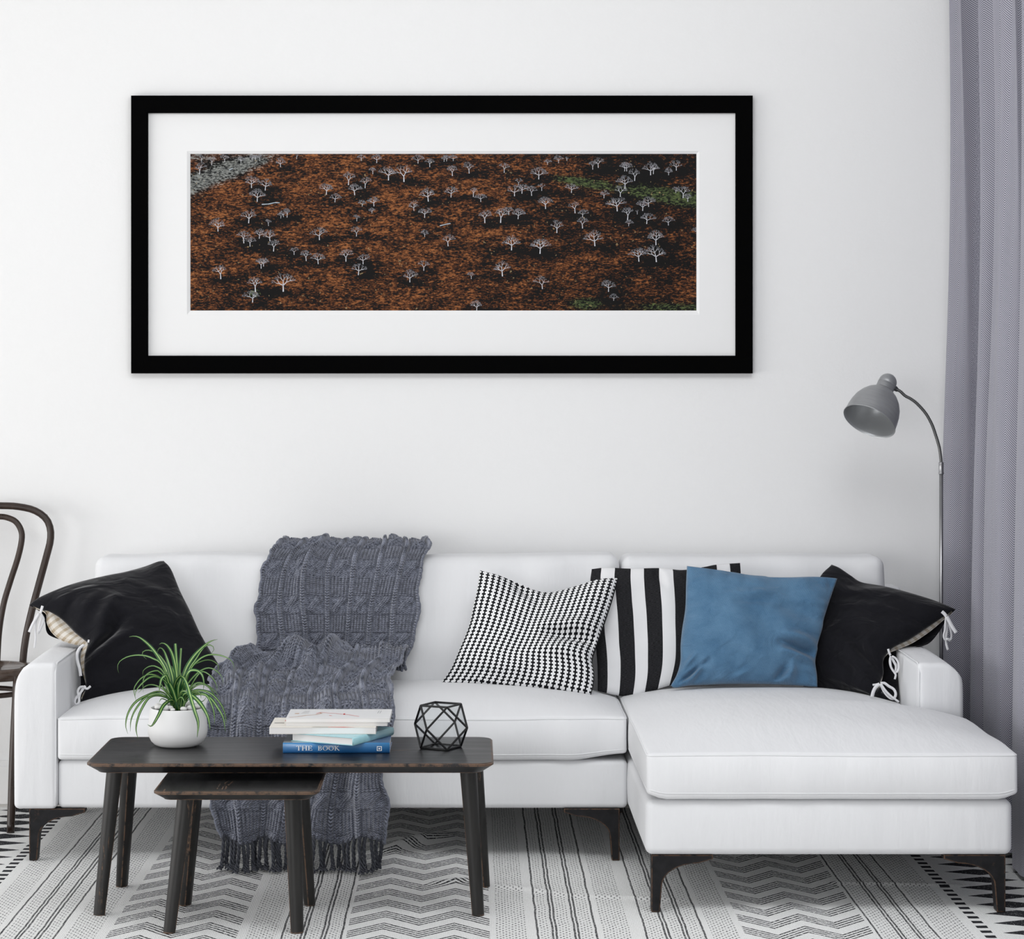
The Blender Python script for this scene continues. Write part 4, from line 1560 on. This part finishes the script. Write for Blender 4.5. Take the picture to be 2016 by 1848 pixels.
    for k in (0, nu - 1):
        mb = MB()
        line = Vg[4::5, k] + np.array([0, .002, 0])
        rr = .0046 + .0009 * np.sin(np.arange(len(line)) * 1.9)
        mb.add(*tube(line, rr, 8))
        mb.build('edge_braid', yarn.m, root, True, attrs=np.tile((.5, .5, .5, 1.), (len(mb.V), 1)))
    dark = M('slate_wool_fringe', (.045, .048, .06), .95, spec=.08)
    f2 = dark.noise(300, 2, .6)
    dark.color(dark.mix(f2, (.035, .037, .046), (.11, .115, .135)))
    dm = dark.m
    rnd = random.Random(3)
    nt = 34
    for i in range(nt):
        uu = (i + .5) / nt
        k = int(uu * (nu - 1))
        p0 = Vg[-1, k] + np.array([0, .004, .004])
        Lh = p0[2]
        mb = MB()
        x1, y1 = p0[0] + rnd.uniform(-.008, .008), p0[1] - rnd.uniform(.00, .02)
        end = np.array([x1 + rnd.uniform(-.01, .01), y1 - rnd.uniform(.015, .045), .0185])
        base = catmull([p0, (p0 + [x1, y1, .05]) / 2 + [rnd.uniform(-.004, .004), -.002, 0], [x1, y1, .032], end], 30)
        for sn in range(3):
            a = np.linspace(0, 5 * PI + rnd.random(), 30) + sn * 2 * PI / 3
            w = .0034 + .0016 * np.linspace(0, 1, 30) ** 6 * 4
            q = base + np.stack([np.cos(a) * w, np.sin(a) * w, 0 * a], 1)
            q[:, 2] = np.maximum(q[:, 2], .0155)
            mb.add(*tube(q, .0029, 6))
        # knot at the head
        mb.add(*tube([p0 + [0, 0, .004], p0 + [0, -.001, -.003], p0 + [0, 0, -.011]], [.003, .0068, .004], 8))
        mb.build('tassel', dm, root, True)


build_throw()

# ------------------------------------------------------------------ nested tables
def table_top(x0, x1, y0, y1, zt, th, inset, rc, mat, parent):
    """slab with rounded plan corners, a thin lip and an undercut edge"""
    rings = [(0.004, zt), (0.0, zt - .003), (0.0, zt - .008), (inset * .9, zt - th + .003), (inset, zt - th)]
    V = []
    n = 0
    for ins, z in rings:
        pts = []
        r = max(rc - ins * .4, .006)
        for cx, cy, a0 in ((x1 - ins - r, y1 - ins - r, 0), (x0 + ins + r, y1 - ins - r, 90), (x0 + ins + r, y0 + ins + r, 180), (x1 - ins - r, y0 + ins + r, 270)):
            for k in range(9):
                a = math.radians(a0 + 90 * k / 8)
                pts.append((cx + r * math.cos(a), cy + r * math.sin(a), z))
        n = len(pts)
        V += pts
    Fc = [tuple(f)[::-1] for f in grid_faces(n, len(rings), True)]
    Fc.append(tuple(range(n)))
    Fc.append(tuple(range((len(rings) - 1) * n, len(rings) * n))[::-1])
    o = build('tabletop', V, Fc, mat, parent, True)
    return auto_smooth(o, 30)


def table_leg(top, bot, rt, rb, inward, parent):
    """tapering splayed leg: round outside, planed flat on the inner side"""
    V = []
    n = 20
    m = 9
    top, bot = np.array(top), np.array(bot)
    ia = math.atan2(inward[1], inward[0])
    for i in range(m):
        t = i / (m - 1)
        c = top * (1 - t) + bot * t
        r = rt + (rb - rt) * t
        for k in range(n):
            a = 2 * PI * k / n
            x, y = math.cos(a), math.sin(a)
            dd = x * math.cos(ia) + y * math.sin(ia)
            if dd > .45:                     # planed face
                f = .45 / dd
                x, y = x * (f * .6 + .4), y * (f * .6 + .4)
            V.append((c[0] + r * x, c[1] + r * y, c[2]))
    Fc = [tuple(f)[::-1] for f in grid_faces(n, m, True)] + [tuple(range(n)), tuple(range((m - 1) * n, m * n))[::-1]]
    o = build('leg', V, Fc, LEGWOOD, parent, True)
    return auto_smooth(o, 40)


FZ = .012     # top of the rug pile
big = thing('coffee_table', 'long black rubbed-wood coffee table with splayed legs in front of the sofa', 'table', (-.5, 6.9, 0), 'nested black wooden tables')
table_top(-1.055, .061, 6.65, 7.15, .45, .030, .030, .045, BLACKWOOD, big)
for (tx, ty, bx, by, inw) in ((-.990, 6.80, -1.031, 6.77, (1, .5)), (-.012, 6.80, .017, 6.77, (-1, .5)), (-.985, 7.05, -1.024, 7.15, (1, -.5)), (.005, 7.05, .036, 7.15, (-1, -.5))):
    table_leg((tx, ty, .422), (bx, by, FZ), .0265, .0188, inw, big)

small = thing('side_table', 'small low black wooden table tucked under the long coffee table', 'table', (-.63, 6.7, 0), 'nested black wooden tables')
table_top(-.850, -.407, 6.495, 6.93, .40, .0265, .026, .035, BLACKWOOD_CROSS, small)
for (tx, ty, bx, by, inw) in ((-.768, 6.585, -.810, 6.557, (1, .5)), (-.484, 6.585, -.470, 6.557, (-1, .5)), (-.772, 6.84, -.808, 6.897, (1, -.5)), (-.482, 6.84, -.460, 6.897, (-1, -.5))):
    table_leg((tx, ty, .375), (bx, by, FZ), .0262, .0188, inw, small)


# ------------------------------------------------------------------ books
PAGES = M('book_page_block', (.80, .79, .77), .85, spec=.1)
_x, _y, _z = PAGES.xyz('Object')
PAGES.color(PAGES.mix(((_z * 1500).sin() * .5 + .5) * .25 + PAGES.noise(60, 2, .6, stretch=(.3, .3, 8)) * .2, (.82, .81, .80), (.66, .65, .64)))
PAGES = PAGES.m


def arr(name, col, rough=.35, spec=.5):
    return M(name, col, rough, spec=spec).m


def book(name, label, c, size, ang, spine, cover_mat, th=.0022, over=.003, spine_mat=None, soft=False, group='books stacked on the coffee table'):
    """c = near left bottom corner before turning; size (w, d, h); spine: 'near' | 'right' | 'far' | 'left'"""
    w, d, h = size
    root = thing(name, label, 'book', c, group)
    ca, sa = math.cos(ang), math.sin(ang)

    def R(V):
        return [(c[0] + x * ca - y * sa, c[1] + x * sa + y * ca, c[2] + z) for x, y, z in V]
    ins = 0.0006 if soft else over
    pb = {'near': (ins, th, w - ins, d - ins), 'far': (ins, ins, w - ins, d - th), 'right': (ins, ins, w - th, d - ins), 'left': (th, ins, w - ins, d - ins)}[spine]
    V, Fc = rbox(pb[0], pb[2], pb[1], pb[3], th, h - th, .0006, 1)
    build('page_block', R(V), Fc, PAGES, root, False)
    mb = MB()
    V, Fc = rbox(0, w, 0, d, h - th, h, min(.0008, th * .3), 1)
    mb.add(R(V), Fc)
    mb.build('front_cover', cover_mat, root)
    mb = MB()
    V, Fc = rbox(0, w, 0, d, 0, th, min(.0008, th * .3), 1)
    mb.add(R(V), Fc)
    mb.build('back_cover', cover_mat, root)
    # spine board, softly rounded
    n = 9
    pts = []
    rr = .0016 if soft else .004
    for k in range(n):
        a = -PI / 2 + PI * k / (n - 1)
        pts.append((rr * math.cos(a), h / 2 + h / 2 * math.sin(a)))
    V, Fc = [], []
    ln = d if spine in ('right', 'left') else w
    for tpos in (0, ln):
        for o_, z in pts:
            p = {'near': (tpos, -o_ + .0004, z), 'far': (tpos, d + o_, z), 'right': (w + o_ - .0004, tpos, z), 'left': (-o_, tpos, z)}[spine]
            V.append(p)
        for o_, z in pts[::-1]:
            o2 = -.0015
            p = {'near': (tpos, -o2, z), 'far': (tpos, d + o2, z), 'right': (w + o2, tpos, z), 'left': (-o2, tpos, z)}[spine]
            V.append(p)
    q = 2 * n
    Fc = [(i, (i + 1) % q, q + (i + 1) % q, q + i) for i in range(q)] + [tuple(range(q))[::-1], tuple(range(q, 2 * q))]
    build('spine', R(V), Fc, spine_mat or cover_mat, root, True)
    return root, R


# --- drawn letters: serif capitals from strokes
def glyphs():
    G = {}
    s, t = .085, .030                              # stem and hairline widths in cap heights

    def bar(x0, y0, x1, y1, w):
        L = math.hypot(x1 - x0, y1 - y0)
        nx_, ny_ = -(y1 - y0) / L * w / 2, (x1 - x0) / L * w / 2
        return [(x0 + nx_, y0 + ny_), (x0 - nx_, y0 - ny_), (x1 - nx_, y1 - ny_), (x1 + nx_, y1 + ny_)]

    def arc(cx, cy, rx, ry, a0, a1, w, wt, n=14):
        out = []
        for k in range(n):
            a, b = math.radians(a0 + (a1 - a0) * k / n), math.radians(a0 + (a1 - a0) * (k + 1) / n)
            wa = wt + (w - wt) * abs(math.cos(a)) ** 1.3
            wb = wt + (w - wt) * abs(math.cos(b)) ** 1.3
            q = []
            for an, ww in ((a, wa), (b, wb)):
                q.append(((cx + (rx + ww / 2) * math.cos(an), cy + (ry + wt / 2) * math.sin(an)), (cx + (rx - ww / 2) * math.cos(an), cy + (ry - wt / 2) * math.sin(an))))
            out.append([q[0][0], q[0][1], q[1][1], q[1][0]])
        return out
    S = s * 1.9
    H = t * 2.4
    def stem(x): return [bar(x, 0, x, 1, S), bar(x - .17, H / 2, x + .17, H / 2, H), bar(x - .17, 1 - H / 2, x + .17, 1 - H / 2, H)]
    G['T'] = (.86, stem(.43)[:2] + [bar(.02, 1 - H / 2, .84, 1 - H / 2, H * 1.1), bar(.05, .78, .05, 1, H * .9), bar(.81, .78, .81, 1, H * .9)])
    G['H'] = (.98, stem(.19) + stem(.79) + [bar(.19, .52, .79, .52, H)])
    G['E'] = (.80, stem(.19) + [bar(.19, H / 2, .72, H / 2, H), bar(.19, 1 - H / 2, .68, 1 - H / 2, H), bar(.19, .52, .56, .52, H), bar(.72, 0, .75, .24, H), bar(.68, 1, .68, .78, H), bar(.56, .40, .56, .64, H * .8)])
    G['B'] = (.80, stem(.19) + [bar(.19, H / 2, .42, H / 2, H), bar(.19, 1 - H / 2, .40, 1 - H / 2, H), bar(.19, .53, .42, .53, H)] + arc(.42, .27, .22, .235, -90, 90, S, H) + arc(.40, .76, .19, .205, -90, 90, S, H))
    G['O'] = (1.0, arc(.48, .5, .385, .475, 0, 360, S, H, 28))
    G['K'] = (.95, stem(.19) + [bar(.22, .42, .70, .97, H * 1.3), bar(.36, .58, .80, .03, S), bar(.58, 1 - H / 2, .84, 1 - H / 2, H), bar(.66, H / 2, .95, H / 2, H)])
    return G


GLY = glyphs()


def write(text, cap, place, gap=.12, space=.75, stretch=1.0):
    """polygons of the text laid on a surface: place(x along, y up) -> world point"""
    V, Fc = [], []
    x = 0
    for ch in text:
        if ch == ' ':
            x += space
            continue
        w, polys = GLY[ch]
        for p in polys:
            k = len(V)
            for a, b in p:
                V.append(place((x + a) * cap * stretch, b * cap))
            Fc.append(tuple(range(k, k + len(p))))
        x += w + gap
    return V, Fc, x * cap * stretch


TZ = .45
BLUE = M('glossy_blue_book_cover', (.020, .115, .30), .25, spec=.5)
_x, _y, _z = BLUE.xyz('Object')
BLUE.color(BLUE.mix(_z.ramp(.003, .0265), (.015, .10, .28), (.05, .22, .47)))
GREYBLUE = M('grey_blue_photographic_cover', (.4, .44, .48), .25)
_x, _y, _z = GREYBLUE.xyz('Object')
GREYBLUE.color(GREYBLUE.mix(_x.ramp(.16, .27), (.42, .45, .48), (.10, .17, .33)))
b1, R1 = book('blue_book', 'thick glossy blue hardback titled THE BOOK at the bottom of the stack', (-.5285, 6.838, TZ), (.2995, .195, .029), 0, 'near', GREYBLUE.m, spine_mat=BLUE.m)
white_ink = M('white_spine_ink', (.80, .80, .80), .5).m


def on_spine(x, z):
    h = .029
    zz = min(max(z, .0001), h - .0001)
    o_ = .004 * math.sqrt(max(0, 1 - ((zz - h / 2) / (h / 2)) ** 2))
    return R1([(x, -o_ - .0003, zz)])[0]


# the two words of the title sit apart on the spine
for word, xs, gp, stx in (('THE', .0375, .05, 1.28), ('BOOK', .098, .04, 1.22)):
    for ch in word:
        Vt, Ft, wt = write(ch, .0130, lambda x, y: on_spine(xs + x, .0078 + y), gap=gp, stretch=stx)
        build('letter', Vt, Ft, white_ink, b1, False)
        xs += wt
mb = MB()
for (x0, x1, z0, z1) in ((.2635, .2775, .0065, .0082), (.2635, .2775, .0178, .0195), (.2635, .2655, .0065, .0195), (.2755, .2775, .0065, .0195), (.2682, .2728, .0108, .0152)):
    for a, b in ((x0, x1),):
        mb.add([on_spine(a, z0), on_spine(b, z0), on_spine(b, z1), on_spine(a, z1)], [(0, 1, 2, 3)])
mb.build('spine_emblem', white_ink, b1, kind='stuff')

TEAL = M('pale_turquoise_book_cover', (.33, .62, .68), .3)
TEAL.color(TEAL.mix(TEAL.noise(9, 3, .6), (.20, .47, .55), (.46, .72, .76)))
b2, R2 = book('turquoise_book', 'pale turquoise hardback turned askew on top of the blue book', (-.508, 6.868, TZ + .0292), (.200, .232, .0225), -.47, 'right', TEAL.m, th=.002)
ink2 = M('pale_cover_print', (.72, .80, .82), .5).m
Vl, Fl = [], []
for k, (a, b) in enumerate(((.02, .035), (.042, .058), (.064, .072), (.08, .10), (.108, .125), (.13, .15))):
    q = len(Vl)
    Vl += R2([(.02 + .0, a, .02265), (.032, a, .02265), (.032, b, .02265), (.02, b, .02265)])
    Fl.append((q, q + 1, q + 2, q + 3))
build('cover_print', Vl, Fl, ink2, b2, False, kind='stuff')

CREAM = arr('cream_paper_cover', (.80, .765, .70), .5)
b3, R3 = book('cream_book', 'cream paperback with a red and black jacket figure, third in the stack', (-.568, 6.846, TZ + .052), (.300, .200, .0185), 0, 'far', CREAM, th=.0008, soft=True)
red = arr('red_cover_ink', (.70, .008, .008), .4)
blk = arr('black_cover_ink', (.012, .01, .01), .4)


def flat_poly(name, R, polys, z, mat, parent):
    V, Fc = [], []
    for p in polys:
        k = len(V)
        V += R([(x, y, z) for x, y in p])
        Fc.append(tuple(range(k, k + len(p))))
    return build(name, V, Fc, mat, parent, False, kind='stuff' if len(polys) > 1 else None)


flat_poly('black_print', R3, [[(.118, .006), (.200, .0015), (.205, .010), (.122, .011)], [(.008, .085), (.036, .085), (.036, .095), (.008, .095)]], .0187, blk, b3)
flat_poly('red_print', R3, [[(.165, .004), (.205, .0005), (.245, .001), (.222, .007), (.21, .011), (.165, .010)], [(.034, .13), (.050, .13), (.052, .16), (.036, .15)]], .0188, red, b3)

WHITEC = arr('white_gloss_cover', (.82, .82, .82), .35)
b4, R4 = book('thin_white_book', 'thin plain white paperback just under the top book', (-.523, 6.874, TZ + .0708), (.2865, .190, .0108), 0, 'far', WHITEC, th=.0007, soft=True)
b5, R5 = book('white_book', 'white paperback with fine red sketch lines on top of the stack', (-.523, 6.869, TZ + .0818), (.2935, .190, .0115), 0, 'far', WHITEC, th=.0009, soft=True)


def stroke(pts, w):
    out = []
    for (a, b) in zip(pts[:-1], pts[1:]):
        L = math.hypot(b[0] - a[0], b[1] - a[1])
        nx_, ny_ = -(b[1] - a[1]) / L * w / 2, (b[0] - a[0]) / L * w / 2
        out.append([(a[0] + nx_, a[1] + ny_), (a[0] - nx_, a[1] - ny_), (b[0] - nx_, b[1] - ny_), (b[0] + nx_, b[1] + ny_)])
    return out


tan = arr('tan_cover_ink', (.55, .36, .25), .5)
gri = arr('grey_cover_ink', (.45, .45, .45), .5)
flat_poly('tan_print', R5, stroke([(.008, .018), (.03, .030), (.055, .060), (.08, .07), (.095, .10), (.088, .115)], .006) + [[(.018, .09), (.030, .09), (.032, .105), (.020, .105)]], .0117, tan, b5)
flat_poly('red_print', R5, stroke([(.080, .095), (.092, .120), (.115, .105), (.135, .100), (.155, .08), (.175, .07), (.205, .035)], .0034) + [[(.158, .07), (.163, .07), (.163, .095), (.158, .095)]] + [[(.118, .055), (.125, .05), (.128, .055), (.12, .06)]], .0118, red, b5)
flat_poly('grey_print', R5, sum([stroke([(.035 + k * .003, y), (.058, y + .004)], .003) for k, y in enumerate((.100, .115, .130, .145))], []) + sum([stroke([(.255 + .006 * k, .10), (.258 + .006 * k, .155)], .002) for k in range(2)], []), .01175, gri, b5)

# ------------------------------------------------------------------ cuboctahedron terrarium
def build_terrarium():
    cx, cy = (868 - VX) * 6.935 / F, 6.935
    a = .0845
    R_ = a / math.sqrt(2)
    h = a * math.sqrt(2)
    z0 = TZ + .003
    ang = math.radians(-90 + 17.5)
    bot = [(cx + R_ * math.cos(ang + k * PI / 2), cy + R_ * math.sin(ang + k * PI / 2), z0) for k in range(4)]
    top = [(x, y, z0 + h) for x, y, _ in bot]
    mid = [(cx + a * math.cos(ang + PI / 4 + k * PI / 2), cy + a * math.sin(ang + PI / 4 + k * PI / 2), z0 + h / 2) for k in range(4)]
    root = thing('geometric_terrarium', 'empty glass terrarium with black metal edges on the right end of the coffee table', 'terrarium', (cx, cy, TZ), None)
    iron = M('black_terrarium_metal', (.012, .012, .013), .42, metal=.3).m
    E = []
    for k in range(4):
        E += [(bot[k], bot[(k + 1) % 4]), (top[k], top[(k + 1) % 4]), (bot[k], mid[k]), (bot[(k + 1) % 4], mid[k]), (top[k], mid[k]), (top[(k + 1) % 4], mid[k])]
    for p, q in E:
        mb = MB()
        mb.add(*tube([p, q], .0031, 6))
        mb.build('metal_edge', iron, root, False)
    g = bpy.data.materials.new('clear_glass_pane')
    g.use_nodes = True
    nt = g.node_tree
    nt.nodes.clear()
    out = nt.nodes.new('ShaderNodeOutputMaterial')
    tr = nt.nodes.new('ShaderNodeBsdfTransparent')
    tr.inputs[0].default_value = (.955, .962, .965, 1)
    gl = nt.nodes.new('ShaderNodeBsdfGlossy')
    gl.inputs['Roughness'].default_value = .02
    fr = nt.nodes.new('ShaderNodeMath')            # reflection grows towards grazing angles, the same from both sides of the pane
    fr.operation = 'MULTIPLY_ADD'
    lw = nt.nodes.new('ShaderNodeLayerWeight')
    lw.inputs[0].default_value = .18
    nt.links.new(lw.outputs['Facing'], fr.inputs[0])
    fr.inputs[1].default_value = .16
    fr.inputs[2].default_value = .02
    mx = nt.nodes.new('ShaderNodeMixShader')
    nt.links.new(fr.outputs[0], mx.inputs[0])
    nt.links.new(tr.outputs[0], mx.inputs[1])
    nt.links.new(gl.outputs[0], mx.inputs[2])
    nt.links.new(mx.outputs[0], out.inputs[0])
    faces = [bot, top]
    for k in range(4):
        faces.append([bot[k], bot[(k + 1) % 4], mid[k]])
        faces.append([top[k], top[(k + 1) % 4], mid[k]])
        faces.append([bot[k], mid[k], top[k], mid[k - 1]])
    c0 = np.array([cx, cy, z0 + h / 2])
    for f in faces:
        f = np.array(f)
        m = f.mean(0)
        f = m + (f - m) * .97
        n = np.cross(f[1] - f[0], f[2] - f[0])
        n /= np.linalg.norm(n)
        if np.dot(n, m - c0) < 0:
            f = f[::-1]
            n = -n
        k = len(f)
        V = np.vstack([f, f - n * .0012])
        Fc = [tuple(range(k)), tuple(range(2 * k - 1, k - 1, -1))] + [((i + 1) % k, i, k + i, k + (i + 1) % k) for i in range(k)]
        build('glass_pane', V, Fc, g, root, False)


build_terrarium()

# ------------------------------------------------------------------ spider plant
def build_plant():
    cy = 6.975
    cx = (350 - VX) * cy / F
    root = thing('potted_spider_plant', 'green striped spider plant in a round white pot on the coffee table', 'plant', (cx, cy, TZ))
    pot = M('matt_white_ceramic', (.80, .80, .80), .42, spec=.4).m
    prof = [(0, 0), (.044, 0), (.055, .0012), (.066, .006), (.0755, .015), (.0822, .028), (.0850, .042), (.0845, .056), (.0825, .075), (.0798, .095), (.0782, .1075), (.0772, .1100), (.0755, .1095),
            (.0745, .103), (.074, .09), (.074, .086), (0, .086)]
    V, Fc = lathe(prof, 72, cx, cy, TZ)
    build('pot', V, [f[::-1] for f in Fc], pot, root, True)
    soilm = M('dark_potting_soil', (.012, .009, .007), .95)
    soilm.bump(soilm.noise(160, 3, .7), .8, .004)
    V, Fc = lathe([(0, .100), (.03, .101), (.0735, .0985), (.0738, .096), (.0738, .088), (0, .088)], 40, cx, cy, TZ)
    build('soil', V, Fc, soilm.m, root, True)
    # pebbles
    stone = M('white_pebble', (.74, .73, .72), .6)
    stone.bump(stone.noise(70, 2, .5), .3, .002)
    rnd = random.Random(8)
    bm = bmesh.new()
    bmesh.ops.create_icosphere(bm, subdivisions=2, radius=1)
    base = [tuple(v.co) for v in bm.verts]
    bf = [tuple(v.index for v in f.verts) for f in bm.faces]
    bm.free()
    spots = [(-.052, -.022, .0125), (-.030, -.042, .012), (-.008, -.055, .0075), (.022, -.048, .010), (.040, -.036, .0115), (.055, -.008, .012), (-.058, .010, .011), (.030, .040, .013), (-.03, .045, .012),
             (.052, .022, .011), (-.002, .056, .011), (-.045, .030, .010), (.044, .000, .012), (-.020, -.030, .010)]
    for i, (dx, dy, r) in enumerate(spots):
        s = (r * rnd.uniform(.95, 1.25), r * rnd.uniform(.8, 1.1), r * rnd.uniform(.65, .85))
        a = rnd.uniform(0, PI)
        V = []
        for x, y, z in base:
            k = 1 + .10 * math.sin(x * 3 + i) * math.cos(y * 4 + i * 2)
            X, Y, Z = x * s[0] * k, y * s[1] * k, z * s[2] * k
            V.append((cx + dx + X * math.cos(a) - Y * math.sin(a), cy + dy + X * math.sin(a) + Y * math.cos(a), TZ + .1055 + r * .62 + Z))
        build('pebble', V, bf, stone.m, root, True)
    lm = M('striped_spider_plant_leaf', (.05, .2, .04), .38, spec=.5)
    x, y, _ = lm.xyz('UV')
    mid = (x - .5).abs()
    lv = lm.noise(40, 2, .5, 'UV', stretch=(6, .4, 1))
    dk = lm.mix(lv, (.008, .060, .014), (.022, .13, .026))
    lt = lm.mix(lv, (.26, .42, .10), (.42, .58, .22))
    lm.color(lm.mix((mid + (lv - .5) * .08).ramp(.19, .11), dk, lt))
    leafm = lm.m
    S = 7.108
    L = [
        ([(900, 1050), (780, 620), (600, 300), (430, 130), (330, 85), (245, 95)], 60, .05), ([(880, 1050), (720, 520), (560, 390), (400, 350), (230, 370), (110, 440), (80, 520), (100, 600)], 30, -.02),
        ([(890, 1050), (790, 560), (690, 380), (600, 310), (510, 280), (440, 300), (425, 345), (490, 410)], 34, .06), ([(910, 1050), (860, 700), (780, 420), (730, 290), (680, 245), (645, 280), (640, 310)], 55, .09),
        ([(930, 1050), (900, 600), (850, 350), (780, 220), (710, 180), (665, 200)], 70, -.02), ([(930, 1050), (930, 700), (905, 400), (890, 190)], 56, .05), ([(950, 1050), (950, 600), (970, 255)], 46, .08),
        ([(940, 1050), (1000, 640), (1120, 400), (1280, 230), (1400, 150), (1480, 132)], 58, .0), ([(950, 1050), (1060, 600), (1180, 400), (1300, 230), (1400, 215), (1430, 280), (1370, 345)], 32, .07),
        ([(960, 1050), (1080, 600), (1200, 430), (1340, 350), (1500, 350), (1640, 400), (1700, 470), (1710, 550)], 30, -.03), ([(970, 1050), (1100, 560), (1250, 440), (1380, 420), (1470, 470), (1495, 540), (1430, 620)], 28, .08),
        ([(960, 1050), (1050, 780), (1200, 600), (1340, 530), (1450, 560), (1530, 640), (1565, 745)], 28, .03), ([(970, 1050), (1120, 760), (1230, 600), (1310, 590), (1420, 680), (1475, 800), (1465, 870)], 26, -.03),
        ([(950, 1050), (1050, 620), (1170, 560), (1260, 620), (1290, 740), (1280, 840)], 50, -.05), ([(900, 1050), (880, 800), (930, 670), (990, 650), (1050, 760), (1090, 900), (1150, 1100), (1210, 1300), (1195, 1500)], 78, -.13),
        ([(890, 1050), (830, 850), (770, 650), (740, 640), (690, 700), (660, 880)], 52, -.06), ([(880, 1050), (760, 700), (660, 580), (600, 570), (500, 610), (440, 700), (440, 870)], 26, -.02),
        ([(880, 1050), (740, 620), (620, 510), (520, 510), (440, 570), (435, 640)], 30, .04), ([(880, 1050), (780, 760), (650, 660), (540, 660), (430, 740), (340, 850), (325, 940)], 38, -.04),
        ([(880, 1050), (740, 720), (560, 620), (430, 660), (340, 760), (310, 850), (345, 1000)], 28, .02), ([(870, 1050), (740, 850), (600, 770), (480, 780), (370, 880)], 26, .04),
        ([(870, 1050), (760, 900), (640, 860), (480, 920), (330, 1010), (230, 1160), (195, 1330), (225, 1450)], 38, -.07), ([(880, 1060), (800, 960), (650, 890), (480, 940), (340, 1100), (270, 1260), (260, 1420)], 34, -.05),
        ([(880, 1060), (820, 970), (650, 915), (520, 950), (430, 1080), (370, 1220), (340, 1380), (370, 1530)], 40, -.09), ([(890, 1060), (870, 990), (810, 985), (720, 1060), (650, 1200), (560, 1340), (500, 1320)], 56, -.125),
        ([(960, 1060), (1000, 900), (1090, 890), (1200, 980), (1290, 1100), (1350, 1230), (1380, 1400)], 62, -.12), ([(970, 1060), (1100, 900), (1250, 880), (1380, 950), (1480, 1080), (1560, 1230), (1590, 1420)], 44, -.07),
        ([(970, 1060), (1120, 860), (1300, 850), (1430, 920), (1540, 1060), (1590, 1200), (1600, 1320)], 36, -.02), ([(970, 1060), (1100, 920), (1300, 900), (1380, 1000), (1430, 1150), (1440, 1320)], 36, -.09),
        ([(970, 1050), (1130, 780), (1260, 740), (1380, 820), (1440, 930), (1420, 1010)], 30, .03), ([(960, 1050), (1150, 800), (1300, 760), (1430, 840), (1520, 960)], 26, .06),
        ([(930, 1060), (920, 980), (980, 940), (1030, 1040)], 24, -.055), ([(940, 1060), (960, 880), (1040, 860), (1090, 960)], 36, -.05),
        ([(930, 1060), (860, 850), (790, 700), (770, 560)], 62, -.03), ([(940, 1060), (900, 860), (880, 640), (840, 500)], 60, .02), ([(960, 1060), (980, 850), (1000, 700), (1080, 560)], 58, -.01),
        ([(900, 1060), (800, 880), (750, 760), (720, 700)], 46, .01), ([(980, 1060), (1040, 900), (1120, 800), (1140, 760)], 46, .02), ([(940, 1060), (930, 820), (960, 700), (970, 600)], 52, -.03),
        ([(900, 1060), (850, 960), (720, 800), (680, 720)], 34, -.04), ([(990, 1060), (1060, 940), (1180, 860), (1240, 900), (1250, 960)], 30, -.06), ([(880, 1065), (800, 1000), (700, 960), (660, 1020)], 20, -.06),
        ([(1000, 1065), (1100, 960), (1260, 1000), (1330, 930)], 18, .05)]
    rn = random.Random(2)
    for pts, w, dep in L:
        n = 26
        c = catmull(np.array(pts, float), n)
        t = np.linspace(0, 1, n)
        Yd = cy - .012 * (rn.random() - .5) + dep * smoothstep(0, .8, t)
        X = (c[:, 0] / S + 220 - VX) * Yd / F
        Z = EYE - (c[:, 1] / S + 1240 - VY) * Yd / F
        # all leaves spring from the crown
        k = 1 - smoothstep(0, .16, t)
        Z = Z * (1 - k) + np.minimum(Z, TZ + .10 + t * .2) * k
        p = np.stack([X, Yd, Z], 1)
        tg = np.gradient(p, axis=0)
        tg /= np.linalg.norm(tg, axis=1, keepdims=True)
        W = w / S * cy / F * np.interp(t, [0, .12, .5, .8, 1], [.62, .9, 1.0, .62, .06])
        if len(pts) <= 4 and w > 44 and dep >= .05:
            W = w / S * cy / F * np.interp(t, [0, .3, 1], [.7, 1, .75])
        V, UVv = [], []
        tw = rn.uniform(-.5, .5)
        for i in range(n):
            s = np.cross(tg[i], (0, 1, 0))
            s /= max(np.linalg.norm(s), 1e-6)
            a = tw + .5 * math.sin(3 * t[i] + tw * 4)
            s = s * math.cos(a) + np.array([0, 1, 0]) * math.sin(a)
            nn = np.cross(tg[i], s)
            if nn[1] > 0:
                nn = -nn
            for j, q in enumerate((-1, -.5, 0, .5, 1)):
                V.append(p[i] + s * q * W[i] / 2 - nn * (1 - abs(q)) * W[i] * .22)
                UVv.append(((q + 1) / 2, t[i]))
            for j, q in enumerate((1, .5, 0, -.5, -1)):
                V.append(p[i] + s * q * W[i] / 2 - nn * ((1 - abs(q)) * W[i] * .22) + nn * .0004)
                UVv.append(((q + 1) / 2, t[i]))
        Fc = [tuple(f) for f in grid_faces(10, n, True)] + [tuple(range(10))[::-1], tuple(range((n - 1) * 10, n * 10))]
        build('leaf', V, Fc, leafm, root, True, uv=UVv)


build_plant()
